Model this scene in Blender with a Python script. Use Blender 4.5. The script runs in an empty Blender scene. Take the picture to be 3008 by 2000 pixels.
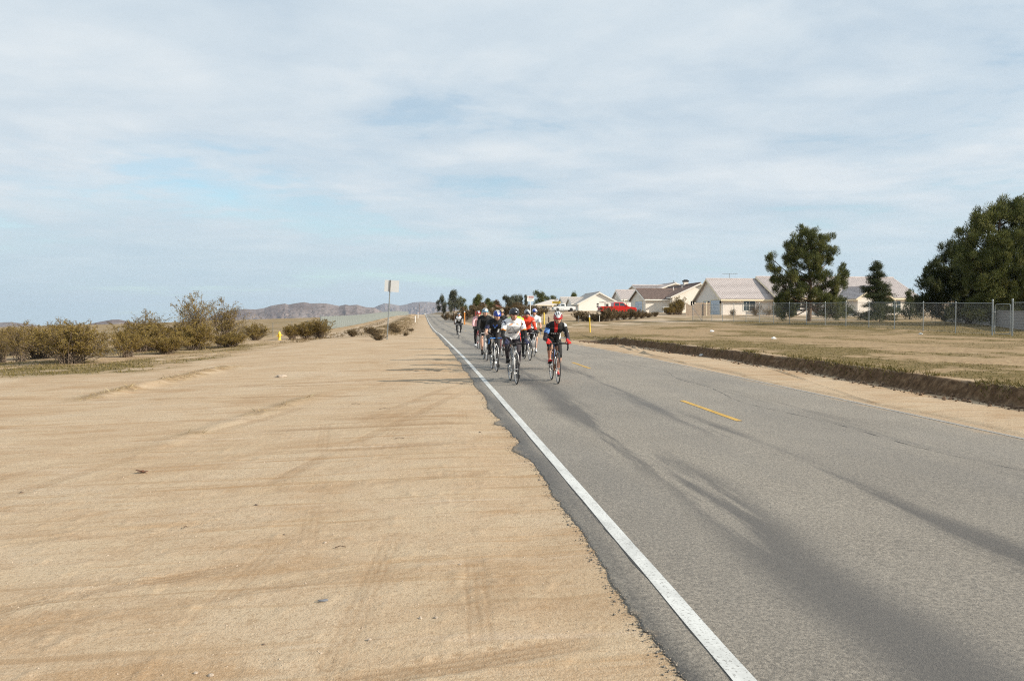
import bpy, math, random
import numpy as np
from mathutils import Vector, Matrix

# ------------------------------------------------------------------ camera, sky, sun, exposure
scene = bpy.context.scene
COL = scene.collection
cam_d = bpy.data.cameras.new('camera')
cam = bpy.data.objects.new('camera', cam_d)
COL.objects.link(cam)
CAM_Z = 1.65
YAW = math.atan(264.0 / 2284.0)          # the road runs along +Y, the lens looks 6.6 degrees to its right
PITCH = math.atan(62.0 / 2284.0)
cam.location = (0, 0, CAM_Z)
cam.rotation_euler = (math.pi / 2 - PITCH, 0, -YAW)
cam_d.sensor_width = 36.0
cam_d.lens = 36.0 * 2284.0 / 3008.0
cam_d.clip_start = 0.05
cam_d.clip_end = 60000
scene.camera = cam

SUN_EL = math.radians(26.5)
SUN_AZ = math.radians(-27.0)             # angle from +X, towards the viewer
sun_dir = Vector((math.cos(SUN_EL) * math.cos(SUN_AZ), math.cos(SUN_EL) * math.sin(SUN_AZ), math.sin(SUN_EL)))
sd = bpy.data.lights.new('sun', 'SUN')
sd.energy = 5.0
sd.angle = math.radians(0.53)
sd.color = (1.0, 0.90, 0.76)
sun = bpy.data.objects.new('sun', sd)
sun.rotation_euler = (-sun_dir).to_track_quat('-Z', 'Y').to_euler()
sun.location = (30, -20, 40)
COL.objects.link(sun)

scene.view_settings.view_transform = 'Standard'
scene.view_settings.look = 'None'
scene.view_settings.gamma = 1.0
scene.view_settings.use_curve_mapping = False
scene.view_settings.exposure = 0.36
scene.cycles.filter_width = 1.15
scene.cycles.use_denoising = False          # keep needles, grit and spokes crisp; what noise is left reads as film grain
scene.cycles.sample_clamp_indirect = 4.0

world = bpy.data.worlds.new('World')
scene.world = world
world.use_nodes = True
wn, wl = world.node_tree.nodes, world.node_tree.links
for n in list(wn):
    wn.remove(n)


def node(tree, kind, **kw):
    n = tree.nodes.new(kind)
    for k, v in kw.items():
        if k == 'inp':
            for kk, vv in v.items():
                n.inputs[kk].default_value = vv
        else:
            setattr(n, k, v)
    return n


def math_node(tree, op, a, b=None, c=None, clamp=False):
    n = tree.nodes.new('ShaderNodeMath')
    n.operation = op
    n.use_clamp = clamp
    for i, s in enumerate((a, b, c)):
        if s is None:
            continue
        if isinstance(s, (int, float)):
            n.inputs[i].default_value = s
        else:
            tree.links.new(s, n.inputs[i])
    return n.outputs[0]


def mix_col(tree, fac, a, b, mode='MIX'):
    n = tree.nodes.new('ShaderNodeMix')
    n.data_type = 'RGBA'
    n.blend_type = mode
    for sock, s in ((n.inputs[0], fac), (n.inputs[6], a), (n.inputs[7], b)):
        if isinstance(s, (int, float)):
            sock.default_value = s
        elif isinstance(s, tuple):
            sock.default_value = (*s, 1.0) if len(s) == 3 else s
        else:
            tree.links.new(s, sock)
    return n.outputs[2]


def ramp(tree, fac, stops, interp='LINEAR'):
    n = tree.nodes.new('ShaderNodeValToRGB')
    n.color_ramp.interpolation = interp
    el = n.color_ramp.elements
    while len(el) < len(stops):
        el.new(0.5)
    for e, (p, c) in zip(el, stops):
        e.position = p
        e.color = (c, c, c, 1) if isinstance(c, (int, float)) else (*c, 1)
    tree.links.new(fac, n.inputs[0])
    return n.outputs[0]


def noise(tree, vec, scale, detail=3, rough=0.5, dist=0.0):
    n = tree.nodes.new('ShaderNodeTexNoise')
    n.inputs['Scale'].default_value = scale
    n.inputs['Detail'].default_value = detail
    n.inputs['Roughness'].default_value = rough
    n.inputs['Distortion'].default_value = dist
    if vec is not None:
        tree.links.new(vec, n.inputs['Vector'])
    return n.outputs['Fac']


def mapping(tree, vec, loc=(0, 0, 0), rot=(0, 0, 0), scale=(1, 1, 1)):
    n = tree.nodes.new('ShaderNodeMapping')
    n.inputs['Location'].default_value = loc
    n.inputs['Rotation'].default_value = rot
    n.inputs['Scale'].default_value = scale
    tree.links.new(vec, n.inputs['Vector'])
    return n.outputs['Vector']


wt = world.node_tree
sky = node(wt, 'ShaderNodeTexSky', sky_type='NISHITA', sun_disc=False)
sky.sun_elevation = SUN_EL
# Nishita's sun_rotation is measured clockwise from +Y
sky.sun_rotation = math.atan2(sun_dir.x, sun_dir.y)
sky.air_density = 1.0
sky.dust_density = 0.3
sky.ozone_density = 1.5
tc = node(wt, 'ShaderNodeTexCoord')
sep = node(wt, 'ShaderNodeSeparateXYZ')
wl.new(tc.outputs['Generated'], sep.inputs[0])
zc = math_node(wt, 'ADD', math_node(wt, 'MAXIMUM', sep.outputs[2], 0.0), 0.09)
px = math_node(wt, 'DIVIDE', sep.outputs[0], zc)
py = math_node(wt, 'DIVIDE', sep.outputs[1], zc)
comb = node(wt, 'ShaderNodeCombineXYZ')
wl.new(px, comb.inputs[0]); wl.new(py, comb.inputs[1])
pv = comb.outputs[0]
# a high veil of cirrostratus: broad soft sheet, wispy streaks and a few open gaps
m1 = mapping(wt, pv, loc=(5.7, 4.4, 0.0), rot=(0, 0, 0.35), scale=(0.55, 0.62, 1))
n1 = noise(wt, m1, 1.0, 4, 0.5, 0.3)
m2 = mapping(wt, pv, loc=(1.3, 6.1, 4.0), rot=(0, 0, -0.25), scale=(0.85, 1.05, 1))
n2 = noise(wt, m2, 1.3, 5, 0.55, 0.4)
m3 = mapping(wt, pv, loc=(1.3, 8.1, 9.0), rot=(0, 0, 0.5), scale=(2.0, 2.3, 1))
n3 = noise(wt, m3, 1.4, 5, 0.55, 0.2)
cov = math_node(wt, 'ADD', math_node(wt, 'MULTIPLY', n1, 0.62), math_node(wt, 'MULTIPLY', n2, 0.38))
cov = math_node(wt, 'ADD', cov, math_node(wt, 'MULTIPLY', math_node(wt, 'SUBTRACT', n3, 0.5), 0.20))
veil = ramp(wt, cov, [(0.34, 0.25), (0.40, 0.62), (0.45, 0.90), (0.53, 1.0)], 'EASE')
# the veil thins into the paler air near the horizon
lowfade = ramp(wt, sep.outputs[2], [(0.0, 0.85), (0.04, 0.66), (0.17, 0.0)], 'EASE')
tone = ramp(wt, math_node(wt, 'ADD', math_node(wt, 'MULTIPLY', n2, 0.62), math_node(wt, 'MULTIPLY', n3, 0.38)), [(0.36, (0.455, 0.535, 0.605)), (0.50, (0.515, 0.585, 0.640)), (0.63, (0.590, 0.640, 0.675))])
SKY_K = 0.12
skyc = mix_col(wt, 1.0, sky.outputs[0], (SKY_K * .92, SKY_K * 1.06, SKY_K), 'MULTIPLY')
tot = mix_col(wt, veil, skyc, tone)
tot = mix_col(wt, lowfade, tot, (0.425, 0.548, 0.610))
bg = node(wt, 'ShaderNodeBackground')
bg.inputs['Strength'].default_value = 1.0
wl.new(tot, bg.inputs['Color'])
wo = node(wt, 'ShaderNodeOutputWorld')
wl.new(bg.outputs[0], wo.inputs['Surface'])

# ------------------------------------------------------------------ helpers
RNG = np.random.default_rng(7)
random.seed(7)
_vn = np.random.default_rng(99).random((257, 257))


def vnoise(x, y, s=1.0, ox=0.0, oy=0.0):
    """smooth value noise in 0..1, vectorised"""
    x = np.asarray(x, float) * s + ox
    y = np.asarray(y, float) * s + oy
    xi = np.floor(x).astype(int); yi = np.floor(y).astype(int)
    fx = x - xi; fy = y - yi
    fx = fx * fx * (3 - 2 * fx); fy = fy * fy * (3 - 2 * fy)
    a = _vn[xi % 257, yi % 257]; b = _vn[(xi + 1) % 257, yi % 257]
    c = _vn[xi % 257, (yi + 1) % 257]; d = _vn[(xi + 1) % 257, (yi + 1) % 257]
    return (a * (1 - fx) + b * fx) * (1 - fy) + (c * (1 - fx) + d * fx) * fy


def fbm(x, y, s=1.0, oct=4, ox=0.0, oy=0.0, g=0.5):
    t = 0; a = 1; n = 0
    for i in range(oct):
        t = t + a * vnoise(x, y, s, ox + 17.3 * i, oy + 5.1 * i); n += a
        a *= g; s *= 2.03
    return t / n


def sstep(a, b, x):
    t = np.clip((np.asarray(x, float) - a) / (b - a), 0, 1)
    return t * t * (3 - 2 * t)


def np_mesh(name, verts, faces, mats=(), midx=None, smooth=False, attrs=None):
    me = bpy.data.meshes.new(name)
    verts = np.asarray(verts, np.float32); faces = np.asarray(faces, np.int32)
    k = faces.shape[1]
    me.vertices.add(len(verts)); me.vertices.foreach_set('co', verts.ravel())
    me.loops.add(faces.size); me.loops.foreach_set('vertex_index', faces.ravel())
    me.polygons.add(len(faces))
    me.polygons.foreach_set('loop_start', np.arange(0, faces.size, k, dtype=np.int32))
    me.polygons.foreach_set('loop_total', np.full(len(faces), k, np.int32))
    for m in mats:
        me.materials.append(m)
    if midx is not None:
        me.polygons.foreach_set('material_index', np.asarray(midx, np.int32))
    me.polygons.foreach_set('use_smooth', np.full(len(faces), bool(smooth)))
    for an, av in (attrs or {}).items():
        at = me.attributes.new(an, 'FLOAT', 'POINT')
        at.data.foreach_set('value', np.asarray(av, np.float32))
    me.update(calc_edges=True)
    return me


def link(name, me, parent=None, loc=None, rot=None):
    o = bpy.data.objects.new(name, me)
    COL.objects.link(o)
    if parent is not None:
        o.parent = parent
    if loc is not None:
        o.location = loc
    if rot is not None:
        o.rotation_euler = rot
    return o


def tag(o, label=None, cat=None, group=None, kind=None):
    if label: o['label'] = label
    if cat: o['category'] = cat
    if group: o['group'] = group
    if kind: o['kind'] = kind
    return o


def empty(name, loc=(0, 0, 0), rz=0.0, label=None, cat=None, group=None):
    o = bpy.data.objects.new(name, None)
    o.empty_display_size = 0.1
    COL.objects.link(o)
    o.location = loc
    o.rotation_euler = (0, 0, rz)
    return tag(o, label, cat, group)


def copy_tree(o, parent=None):
    c = o.copy()
    COL.objects.link(c)
    c.parent = parent
    for ch in list(o.children):
        copy_tree(ch, c)
    return c


class MB:
    """collects simple shapes into one mesh"""
    def __init__(self):
        self.v = []; self.f = []; self.m = []; self.mi = 0

    def add(self, vs, fs):
        b = len(self.v)
        self.v += [tuple(p) for p in vs]
        self.f += [tuple(i + b for i in f) for f in fs]
        self.m += [self.mi] * len(fs)
        return self

    def box(self, x0, x1, y0, y1, z0, z1):
        vs = [(x, y, z) for z in (z0, z1) for y in (y0, y1) for x in (x0, x1)]
        return self.add(vs, [(0, 2, 3, 1), (4, 5, 7, 6), (0, 1, 5, 4), (2, 6, 7, 3), (0, 4, 6, 2), (1, 3, 7, 5)])

    def obox(self, c, ax, ay, az):
        c, ax, ay, az = map(Vector, (c, ax, ay, az))
        vs = [c + ax * i + ay * j + az * k for k in (-1, 1) for j in (-1, 1) for i in (-1, 1)]
        return self.add(vs, [(0, 2, 3, 1), (4, 5, 7, 6), (0, 1, 5, 4), (2, 6, 7, 3), (0, 4, 6, 2), (1, 3, 7, 5)])

    def tube(self, pts, r, n=6, cap=True, squash=None):
        pts = [Vector(p) for p in pts]
        if isinstance(r, (int, float)):
            r = [r] * len(pts)
        vs = []; fs = []
        prev = None
        for i, p in enumerate(pts):
            if i == 0: d = pts[1] - p
            elif i == len(pts) - 1: d = p - pts[i - 1]
            else: d = (pts[i + 1] - p).normalized() + (p - pts[i - 1]).normalized()
            d.normalize()
            if prev is None:
                a = Vector((0, 0, 1)) if abs(d.z) < 0.9 else Vector((1, 0, 0))
            else:
                a = prev
            s = d.cross(a)
            if s.length < 1e-6:
                s = d.cross(Vector((0, 1, 0)))
            s.normalize()
            t = s.cross(d).normalized(); prev = t
            for k in range(n):
                an = 2 * math.pi * k / n
                q1, q2 = (1, 1) if squash is None else squash
                vs.append(p + (s * math.cos(an) * q1 + t * math.sin(an) * q2) * r[i])
        for i in range(len(pts) - 1):
            for k in range(n):
                k2 = (k + 1) % n
                fs.append((i * n + k, i * n + k2, (i + 1) * n + k2, (i + 1) * n + k))
        if cap:
            fs.append(tuple(range(n - 1, -1, -1)))
            fs.append(tuple((len(pts) - 1) * n + k for k in range(n)))
        return self.add(vs, fs)

    def ring(self, c, R, r, axis='x', n=32, m=6, a0=0.0, a1=2 * math.pi):
        """torus or arc of tube about an axis"""
        c = Vector(c); vs = []; fs = []
        full = abs(a1 - a0 - 2 * math.pi) < 1e-6
        N = n if full else n + 1
        for i in range(N):
            a = a0 + (a1 - a0) * i / n
            for k in range(m):
                b = 2 * math.pi * k / m
                rr = R + r * math.cos(b); h = r * math.sin(b)
                if axis == 'x': p = Vector((h, rr * math.cos(a), rr * math.sin(a)))
                elif axis == 'z': p = Vector((rr * math.cos(a), rr * math.sin(a), h))
                else: p = Vector((rr * math.cos(a), h, rr * math.sin(a)))
                vs.append(c + p)
        for i in range(N if full else N - 1):
            i2 = (i + 1) % N
            for k in range(m):
                k2 = (k + 1) % m
                fs.append((i * m + k, i2 * m + k, i2 * m + k2, i * m + k2))
        return self.add(vs, fs)

    def lathe(self, prof, c=(0, 0, 0), n=16, axis='z', cap=True):
        c = Vector(c); vs = []; fs = []
        for (r, h) in prof:
            for k in range(n):
                a = 2 * math.pi * k / n
                if axis == 'z': p = Vector((r * math.cos(a), r * math.sin(a), h))
                elif axis == 'x': p = Vector((h, r * math.cos(a), r * math.sin(a)))
                else: p = Vector((r * math.sin(a), h, r * math.cos(a)))
                vs.append(c + p)
        for i in range(len(prof) - 1):
            for k in range(n):
                k2 = (k + 1) % n
                fs.append((i * n + k, i * n + k2, (i + 1) * n + k2, (i + 1) * n + k))
        if cap:
            fs.append(tuple(range(n - 1, -1, -1)))
            fs.append(tuple((len(prof) - 1) * n + k for k in range(n)))
        return self.add(vs, fs)

    def ell(self, c, r, n=12, m=8, rot=None):
        c = Vector(c); vs = []; fs = []
        R = rot if rot is not None else Matrix.Identity(3)
        for i in range(m + 1):
            t = math.pi * i / m
            for k in range(n):
                a = 2 * math.pi * k / n
                st = max(math.sin(t), 1e-3)
                vs.append(c + R @ Vector((r[0] * st * math.cos(a), r[1] * st * math.sin(a), r[2] * math.cos(t))))
        for i in range(m):
            for k in range(n):
                k2 = (k + 1) % n
                fs.append((i * n + k, (i + 1) * n + k, (i + 1) * n + k2, i * n + k2))
        fs.append(tuple(range(n)))
        fs.append(tuple(m * n + k for k in range(n - 1, -1, -1)))
        return self.add(vs, fs)

    def prism(self, poly, axis, a, b):
        """extrude a 2-D polygon (two remaining axes in order) from a to b along axis"""
        n = len(poly)
        def P(p, t):
            if axis == 'x': return (t, p[0], p[1])
            if axis == 'y': return (p[0], t, p[1])
            return (p[0], p[1], t)
        vs = [P(p, a) for p in poly] + [P(p, b) for p in poly]
        fs = [tuple(range(n)), tuple(range(2 * n - 1, n - 1, -1))]
        for i in range(n):
            j = (i + 1) % n
            fs.append((i, i + n, j + n, j))
        return self.add(vs, fs)

    def mesh(self, name, mats, smooth=False, fixn=True):
        me = bpy.data.meshes.new(name)
        me.from_pydata([tuple(p) for p in self.v], [], self.f)
        if not isinstance(mats, (list, tuple)):
            mats = [mats]
        for m in mats:
            me.materials.append(m)
        me.polygons.foreach_set('material_index', np.asarray(self.m, np.int32))
        if fixn:
            import bmesh
            bm = bmesh.new(); bm.from_mesh(me)
            bmesh.ops.recalc_face_normals(bm, faces=bm.faces)
            bm.to_mesh(me); bm.free()
        if smooth:
            me.polygons.foreach_set('use_smooth', np.full(len(me.polygons), True))
        me.update()
        return me

    def build(self, name, mats, parent=None, smooth=False, loc=None, rot=None):
        return link(name, self.mesh(name, mats, smooth), parent, loc, rot)


def mat(name, col, rough=0.75, var=0.12, scale=6.0, bump=0.0, bscale=60.0, metal=0.0, spec=0.4, alpha=None, coat=0.0, sheen=0.0, dirt=None, trans=0.0):
    m = bpy.data.materials.new(name)
    m.use_nodes = True
    t = m.node_tree
    b = t.nodes['Principled BSDF']
    tcn = node(t, 'ShaderNodeTexCoord')
    v = tcn.outputs['Object']
    nf = noise(t, v, scale, 4, 0.6)
    lo = tuple(max(0, c * (1 - var)) for c in col); hi = tuple(min(1, c * (1 + var)) for c in col)
    cc = ramp(t, nf, [(0.3, lo), (0.7, hi)])
    if dirt:
        nd = noise(t, v, dirt[1], 5, 0.65)
        cc = mix_col(t, ramp(t, nd, [(dirt[2], 0.0), (dirt[2] + 0.18, dirt[3])]), cc, dirt[0])
    t.links.new(cc, b.inputs['Base Color'])
    b.inputs['Roughness'].default_value = rough
    b.inputs['Metallic'].default_value = metal
    b.inputs['Specular IOR Level'].default_value = spec
    if coat: b.inputs['Coat Weight'].default_value = coat; b.inputs['Coat Roughness'].default_value = 0.08
    if sheen: b.inputs['Sheen Weight'].default_value = sheen
    if trans: b.inputs['Transmission Weight'].default_value = trans
    if bump:
        bn = node(t, 'ShaderNodeBump')
        bn.inputs['Strength'].default_value = 1.0
        bn.inputs['Distance'].default_value = bump
        t.links.new(noise(t, v, bscale, 4, 0.6), bn.inputs['Height'])
        t.links.new(bn.outputs[0], b.inputs['Normal'])
    return m

# ------------------------------------------------------------------ lie of the land
_ry = [-200, 0, 3.5, 6.6, 14.8, 25.7, 40, 54, 65, 80, 95, 111, 140, 167, 200, 236, 338, 600, 1000, 1500, 9000]
_rz = [0, 0, .02, .07, .187, .315, .372, .43, .45, .37, .42, .51, .75, 1.04, 1.55, 2.17, 3.57, 5.6, 7.6, 8.6, 20]


def zroad(y):
    y = np.asarray(y, float)
    return (np.interp(y - 2.5, _ry, _rz) + np.interp(y, _ry, _rz) * 2 + np.interp(y + 2.5, _ry, _rz)) / 4 * sstep(-1, 8, y) + np.interp(y, _ry, _rz) * (1 - sstep(-1, 8, y))


_fy = [-200, 0, 40, 43, 55, 70, 89, 110, 140, 165, 215, 250, 400, 1000, 9000]
_fz = [.4, .62, .75, .83, 1.11, 1.34, 1.5, 2.25, 2.9, 3.5, 4.5, 5.3, 7.2, 11, 40]


def bank_edge(y):
    y = np.asarray(y, float)
    return 10.05 + 0.5 * (fbm(y, 0 * y, 0.22, 3, 3.0, 9.0) - 0.5) + 0.20 * (fbm(y, 0 * y, 1.2, 4, 1.0, 4.0, .6) - 0.5) - 1.2 * sstep(30, 46, y)


TRACKS = [  # wheel marks over the dirt: y = y0 + a x + b x^2, half width, depth
    (4.75, 0.36, 0.00, .10, .007), (5.30, 0.37, 0.00, .10, .006), (6.9, 0.24, 0.012, .10, .006), (7.9, .19, 0.015, .11, .006), (6.2, .05, .02, .09, .005), (5.9, .42, 0, .09, .005),
    (3.75, 0.22, 0.000, .10, .007), (9.7, 0.06, 0.010, .11, .006), (11.4, 0.02, 0.012, .12, .007), (13.1, 0.10, 0.012, .12, .006), (10.6, .25, .01, .1, .005), (12.3, -.1, .02, .1, .005), (14.4, .2, .01, .12, .006),
    (15.5, -0.16, 0.010, .13, .012), (17.6, -0.20, 0.010, .13, .012), (8.7, .33, .02, .11, .006), (3.2, .33, .0, .09, .005), (19.2, .1, .0, .15, .010),
    (21.5, -0.45, 0.0, .22, .03), (24.5, -0.47, 0.0, .22, .03)]
LONG = [(-2.4, .30, .10), (-3.3, .33, .10), (-4.9, .30, .11), (-5.7, .31, .11), (-1.6, .21, .09), (-.30, .10, .085), (-1.15, .13, .085), (.35, .04, .08), (-2.1, .22, .09), (-.75, -.10, .085)]   # marks running with the road: x = x0 + a (y - 5)


def track_field(x, y):
    """wheel marks; only worked out where they can show"""
    x = np.asarray(x, float); y = np.asarray(y, float)
    sel = (x < 1.3) & (x > -16) & (y > 0) & (y < 40)
    out = np.zeros(x.shape)
    if sel.any():
        out[sel] = _track_field(x[sel], y[sel])
    return out


def _track_field(x, y):
    z = np.zeros_like(x)
    for i, (y0, a, b, hw, dp) in enumerate(TRACKS):
        wob = 0.25 * (fbm(x, 0 * x, 0.35, 2, 11.0 * i, 3.0) - 0.5)
        d = (y - (y0 + a * x + b * x * x + wob)) / math.sqrt(1 + a * a)
        e = np.abs(d) / hw
        k = e < 3
        if not k.any(): continue
        fade = sstep(0.40, 0.60, fbm(x[k], y[k], 0.35, 2, 31.0 + 7 * i, 2.0 * i))
        ek = e[k]; dk = d[k]
        zz_ = dp * (-np.exp(-(ek ** 6)) * .8 + 0.45 * np.exp(-((ek - 1.25) / 0.22) ** 2))
        zz_ += 0.0030 * np.sin(dk * 2 * math.pi / .058) * (ek < 1) * (y[k] < 9)                 # tread grooves
        zz_ += 0.0042 * (np.sin(x[k] * 70 + i) > .3) * np.exp(-((ek - 0.95) / 0.2) ** 2) * (y[k] < 11)   # lugs
        z[k] += fade * zz_
    for i, (x0, a, hw) in enumerate(LONG):
        d = x - (x0 + a * (y - 5)); e = np.abs(d) / hw
        k = (e < 1.4) & (y < (24 if hw >= .1 else 13))
        if not k.any(): continue
        fade = sstep(0.48, 0.62, fbm(x[k], y[k], 0.45, 2, 61.0 + 7 * i, 2.0 * i))
        z[k] += fade * (-(.0028 if hw >= .1 else .0012) * (e[k] < 1) + .0020 * np.sin(d[k] * 2 * math.pi / .055) * (e[k] < 1))
    return z


def ground_z(x, y, detail=True):
    x = np.asarray(x, float); y = np.asarray(y, float)
    x, y = np.broadcast_arrays(x, y)
    zr = zroad(y)
    # left: falls gently away from the road, far out it becomes the tilted plain
    wl_ = zr + 0.0281 * (x - 1.0) - 0.28 * np.exp(-((y - 76) / 16) ** 2) * sstep(-3, -9, x) - .1 * np.exp(-((y - 40) / 12) ** 2) * sstep(-5, -12, x)
    wl_ = wl_ + 0.42 * np.exp(-((x + 4.6) / 1.9) ** 2) * sstep(58, 84, y) * (0.6 + 0.8 * fbm(x, y, 0.13, 3, 4, 8)) * sstep(900, 300, y)
    plain = 0.0281 * x + 0.0052 * y
    far = np.clip(sstep(-60, -260, x) + sstep(350, 1100, y), 0, 1)
    left = wl_ * (1 - far) + (plain + 1.2 * (fbm(x, y, 0.004, 3) - .5)) * far
    # right: a cut bank, then a field rising to the houses
    be = bank_edge(y)
    shoulder = zr + 0.02 + 0.05 * (fbm(x, y, 0.5, 3) - .5) * sstep(7.6, 9, x) + 0.012 * (x - 7.8)
    R = np.interp(y, _fy, _fz)
    base12 = zr + 0.34 * sstep(50, 37, y) + np.interp(y, [45, 59, 89, 110, 140, 200, 400], [.0, .16, .6, .85, 1.0, 1.2, 1.2])
    t = np.clip((x - be) / np.maximum(31.7 - be, 1), 0, 1)
    field = base12 * (1 - t) + R * t
    field = np.where(x > 31.7, R + 0.004 * (x - 31.7) * sstep(60, 130, y), field)
    ramp_ = sstep(0, 1, (x - be + 0.24 + 0.22 * (fbm(x, y, 5.0, 3, .3, .7) - .5)) / (0.30 + 2.5 * sstep(37, 52, y))) + .10 * (fbm(x, y, 2.6, 3, 9, 3) - .5) * np.exp(-((x - be + .08) / .12) ** 2) * sstep(45, 38, y)
    right = shoulder * (1 - ramp_) + field * ramp_
    # rutted sand beside the bank's end
    rut = sstep(22, 28, y) * sstep(52, 40, y) * sstep(7.8, 8.3, x) * sstep(11.5, 9.5, x)
    right = right + rut * 0.13 * (fbm(x * 1.9 + y * 0.33, y * 0.12, 1.0, 4, 7, 3) - 0.5)
    for (ryy, rxx, ww, dp) in (([12.3, 15, 17.5, 21.5, 24], [7.75, 8.31, 8.87, 9.71, 10.1], .06, .035), ([20, 20.5, 25.4, 29.5, 40, 54], [7.7, 7.83, 8.19, 8.34, 9.9, 11.8], .07, .04),
                               ([26, 31.7, 39.7, 58], [8.0, 8.63, 9.71, 11.5], .10, .05), ([28, 34, 42, 52], [8.2, 9.4, 10.2, 11.4], .10, .05), ([20.5, 23.7, 26], [9.3, 9.5, 9.9], .06, .03)):
        dd = (x - np.interp(y, ryy, rxx) - .12 * (fbm(y, 0 * y, .8, 2, dp * 90, 1) - .5)) / ww
        on = sstep(ryy[0], ryy[0] + 1.0, y) * sstep(ryy[-1], ryy[-1] - 2.0, y) * (.35 + .9 * fbm(x, y, .6, 2, 4, dp * 50))
        right = right + on * dp * (np.exp(-((dd - .9) / .6) ** 2) - .8 * np.exp(-((dd + .4) / .5) ** 2))
    right = np.where((x > 7.9) & (x < 12), np.maximum(right, zr + .012 + .05 * np.clip(x - 7.9, 0, .4)), right)
    farR = sstep(500, 1500, y) * 1.0
    right = right * (1 - farR) + (plain * 1.0 + 3) * farR
    s = sstep(2.0, 6.0, x)
    z = left * (1 - s) + right * s
    # bed under the asphalt
    under = sstep(1.18, 1.42, x) * sstep(7.86 + .25, 7.62, x + 0.5 * (fbm(x, y, .35, 3, 2, 6) - .5))
    z = np.where((x > 1) & (x < 8.6), z * (1 - under) + (zr - 0.07) * under, z)
    edge = np.exp(-((x - 1.05) / 0.45) ** 2)
    z = z - 0.022 * edge * (1 - under)
    if detail:
        near = sstep(1.15, 0.7, x) * sstep(70, 25, y)
        z = z + near * (track_field(x, y) + 0.034 * (fbm(x, y, 0.45, 2, 5, 5) - .5) + 0.010 * (fbm(x, y, 3.0, 3, 1, 2) - .5) * sstep(30, 12, y) + .007 * np.clip(fbm(x, y, 9.0, 2, 4, 4) - .62, 0, 1) * sstep(14, 9, y) * 4)
        # low berm of scraped sand and straw
        bx = np.interp(y, [13, 22, 30], [-7.4, -6.4, -5.9])
        berm = np.exp(-((x - bx) / 0.35) ** 2) * sstep(16.5, 18.5, y) * sstep(27, 25, y)
        z = z + berm * 0.11 * (0.35 + fbm(x, y, 1.2, 4, 9, 9))
        bx2 = np.interp(y, [9.5, 13, 17], [-3.6, -2.9, -1.9])
        z = z + 0.04 * np.exp(-((x - bx2) / 0.22) ** 2) * sstep(9.5, 11, y) * sstep(17, 15, y) * fbm(x, y, 2.0, 3, 1, 7)
        fld = sstep(10.4, 11.5, x) * sstep(100, 40, y)
        z = z + fld * 0.09 * (fbm(x, y * 0.6, 0.55, 4, 3, 8) - .5)
        lf = sstep(-6, -9, x) * sstep(28, 34, y) * sstep(140, 90, y)
        z = z + lf * 0.22 * (fbm(x, y, 0.3, 4, 6, 2) - .5)
    return z




def axis_steps(start, d0, g, end):
    out = [start]; d = d0
    while abs(out[-1]) < end:
        out.append(out[-1] + d); d *= g
    return out


xs = list(np.arange(-3.6, 1.5, 0.023)) + list(np.arange(1.6, 7.3, 0.7)) + list(np.arange(7.3, 10.9, 0.055))
xs += axis_steps(10.9, 0.08, 1.05, 9000)
xs += [-v for v in axis_steps(3.63, 0.025, 1.034, 9000)]
ys = [-60, -30, -15, -8, -4, -1, 0.5, 1.5] + list(np.arange(2.6, 6.4, 0.024))
d_ = .024
while d_ < .09: ys.append(ys[-1] + d_); d_ *= 1.03
ys += list(np.arange(ys[-1] + .09, 32.0, .09)) + axis_steps(32.05, .1, 1.035, 12000)
xs = np.array(sorted(xs)); ys = np.array(sorted(ys))
GX, GY = np.meshgrid(xs, ys)
GZ = ground_z(GX, GY)
nx, ny = len(xs), len(ys)


def gz(x, y):
    """height of the ground sheet at a point"""
    i = min(max(int(np.searchsorted(xs, x)) - 1, 0), nx - 2); j = min(max(int(np.searchsorted(ys, y)) - 1, 0), ny - 2)
    a = (x - xs[i]) / (xs[i + 1] - xs[i]); b = (y - ys[j]) / (ys[j + 1] - ys[j])
    return float((GZ[j, i] * (1 - a) + GZ[j, i + 1] * a) * (1 - b) + (GZ[j + 1, i] * (1 - a) + GZ[j + 1, i + 1] * a) * b)


ii = np.arange(nx * ny).reshape(ny, nx)
fc = np.stack([ii[:-1, :-1], ii[:-1, 1:], ii[1:, 1:], ii[1:, :-1]], -1).reshape(-1, 4)


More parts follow.
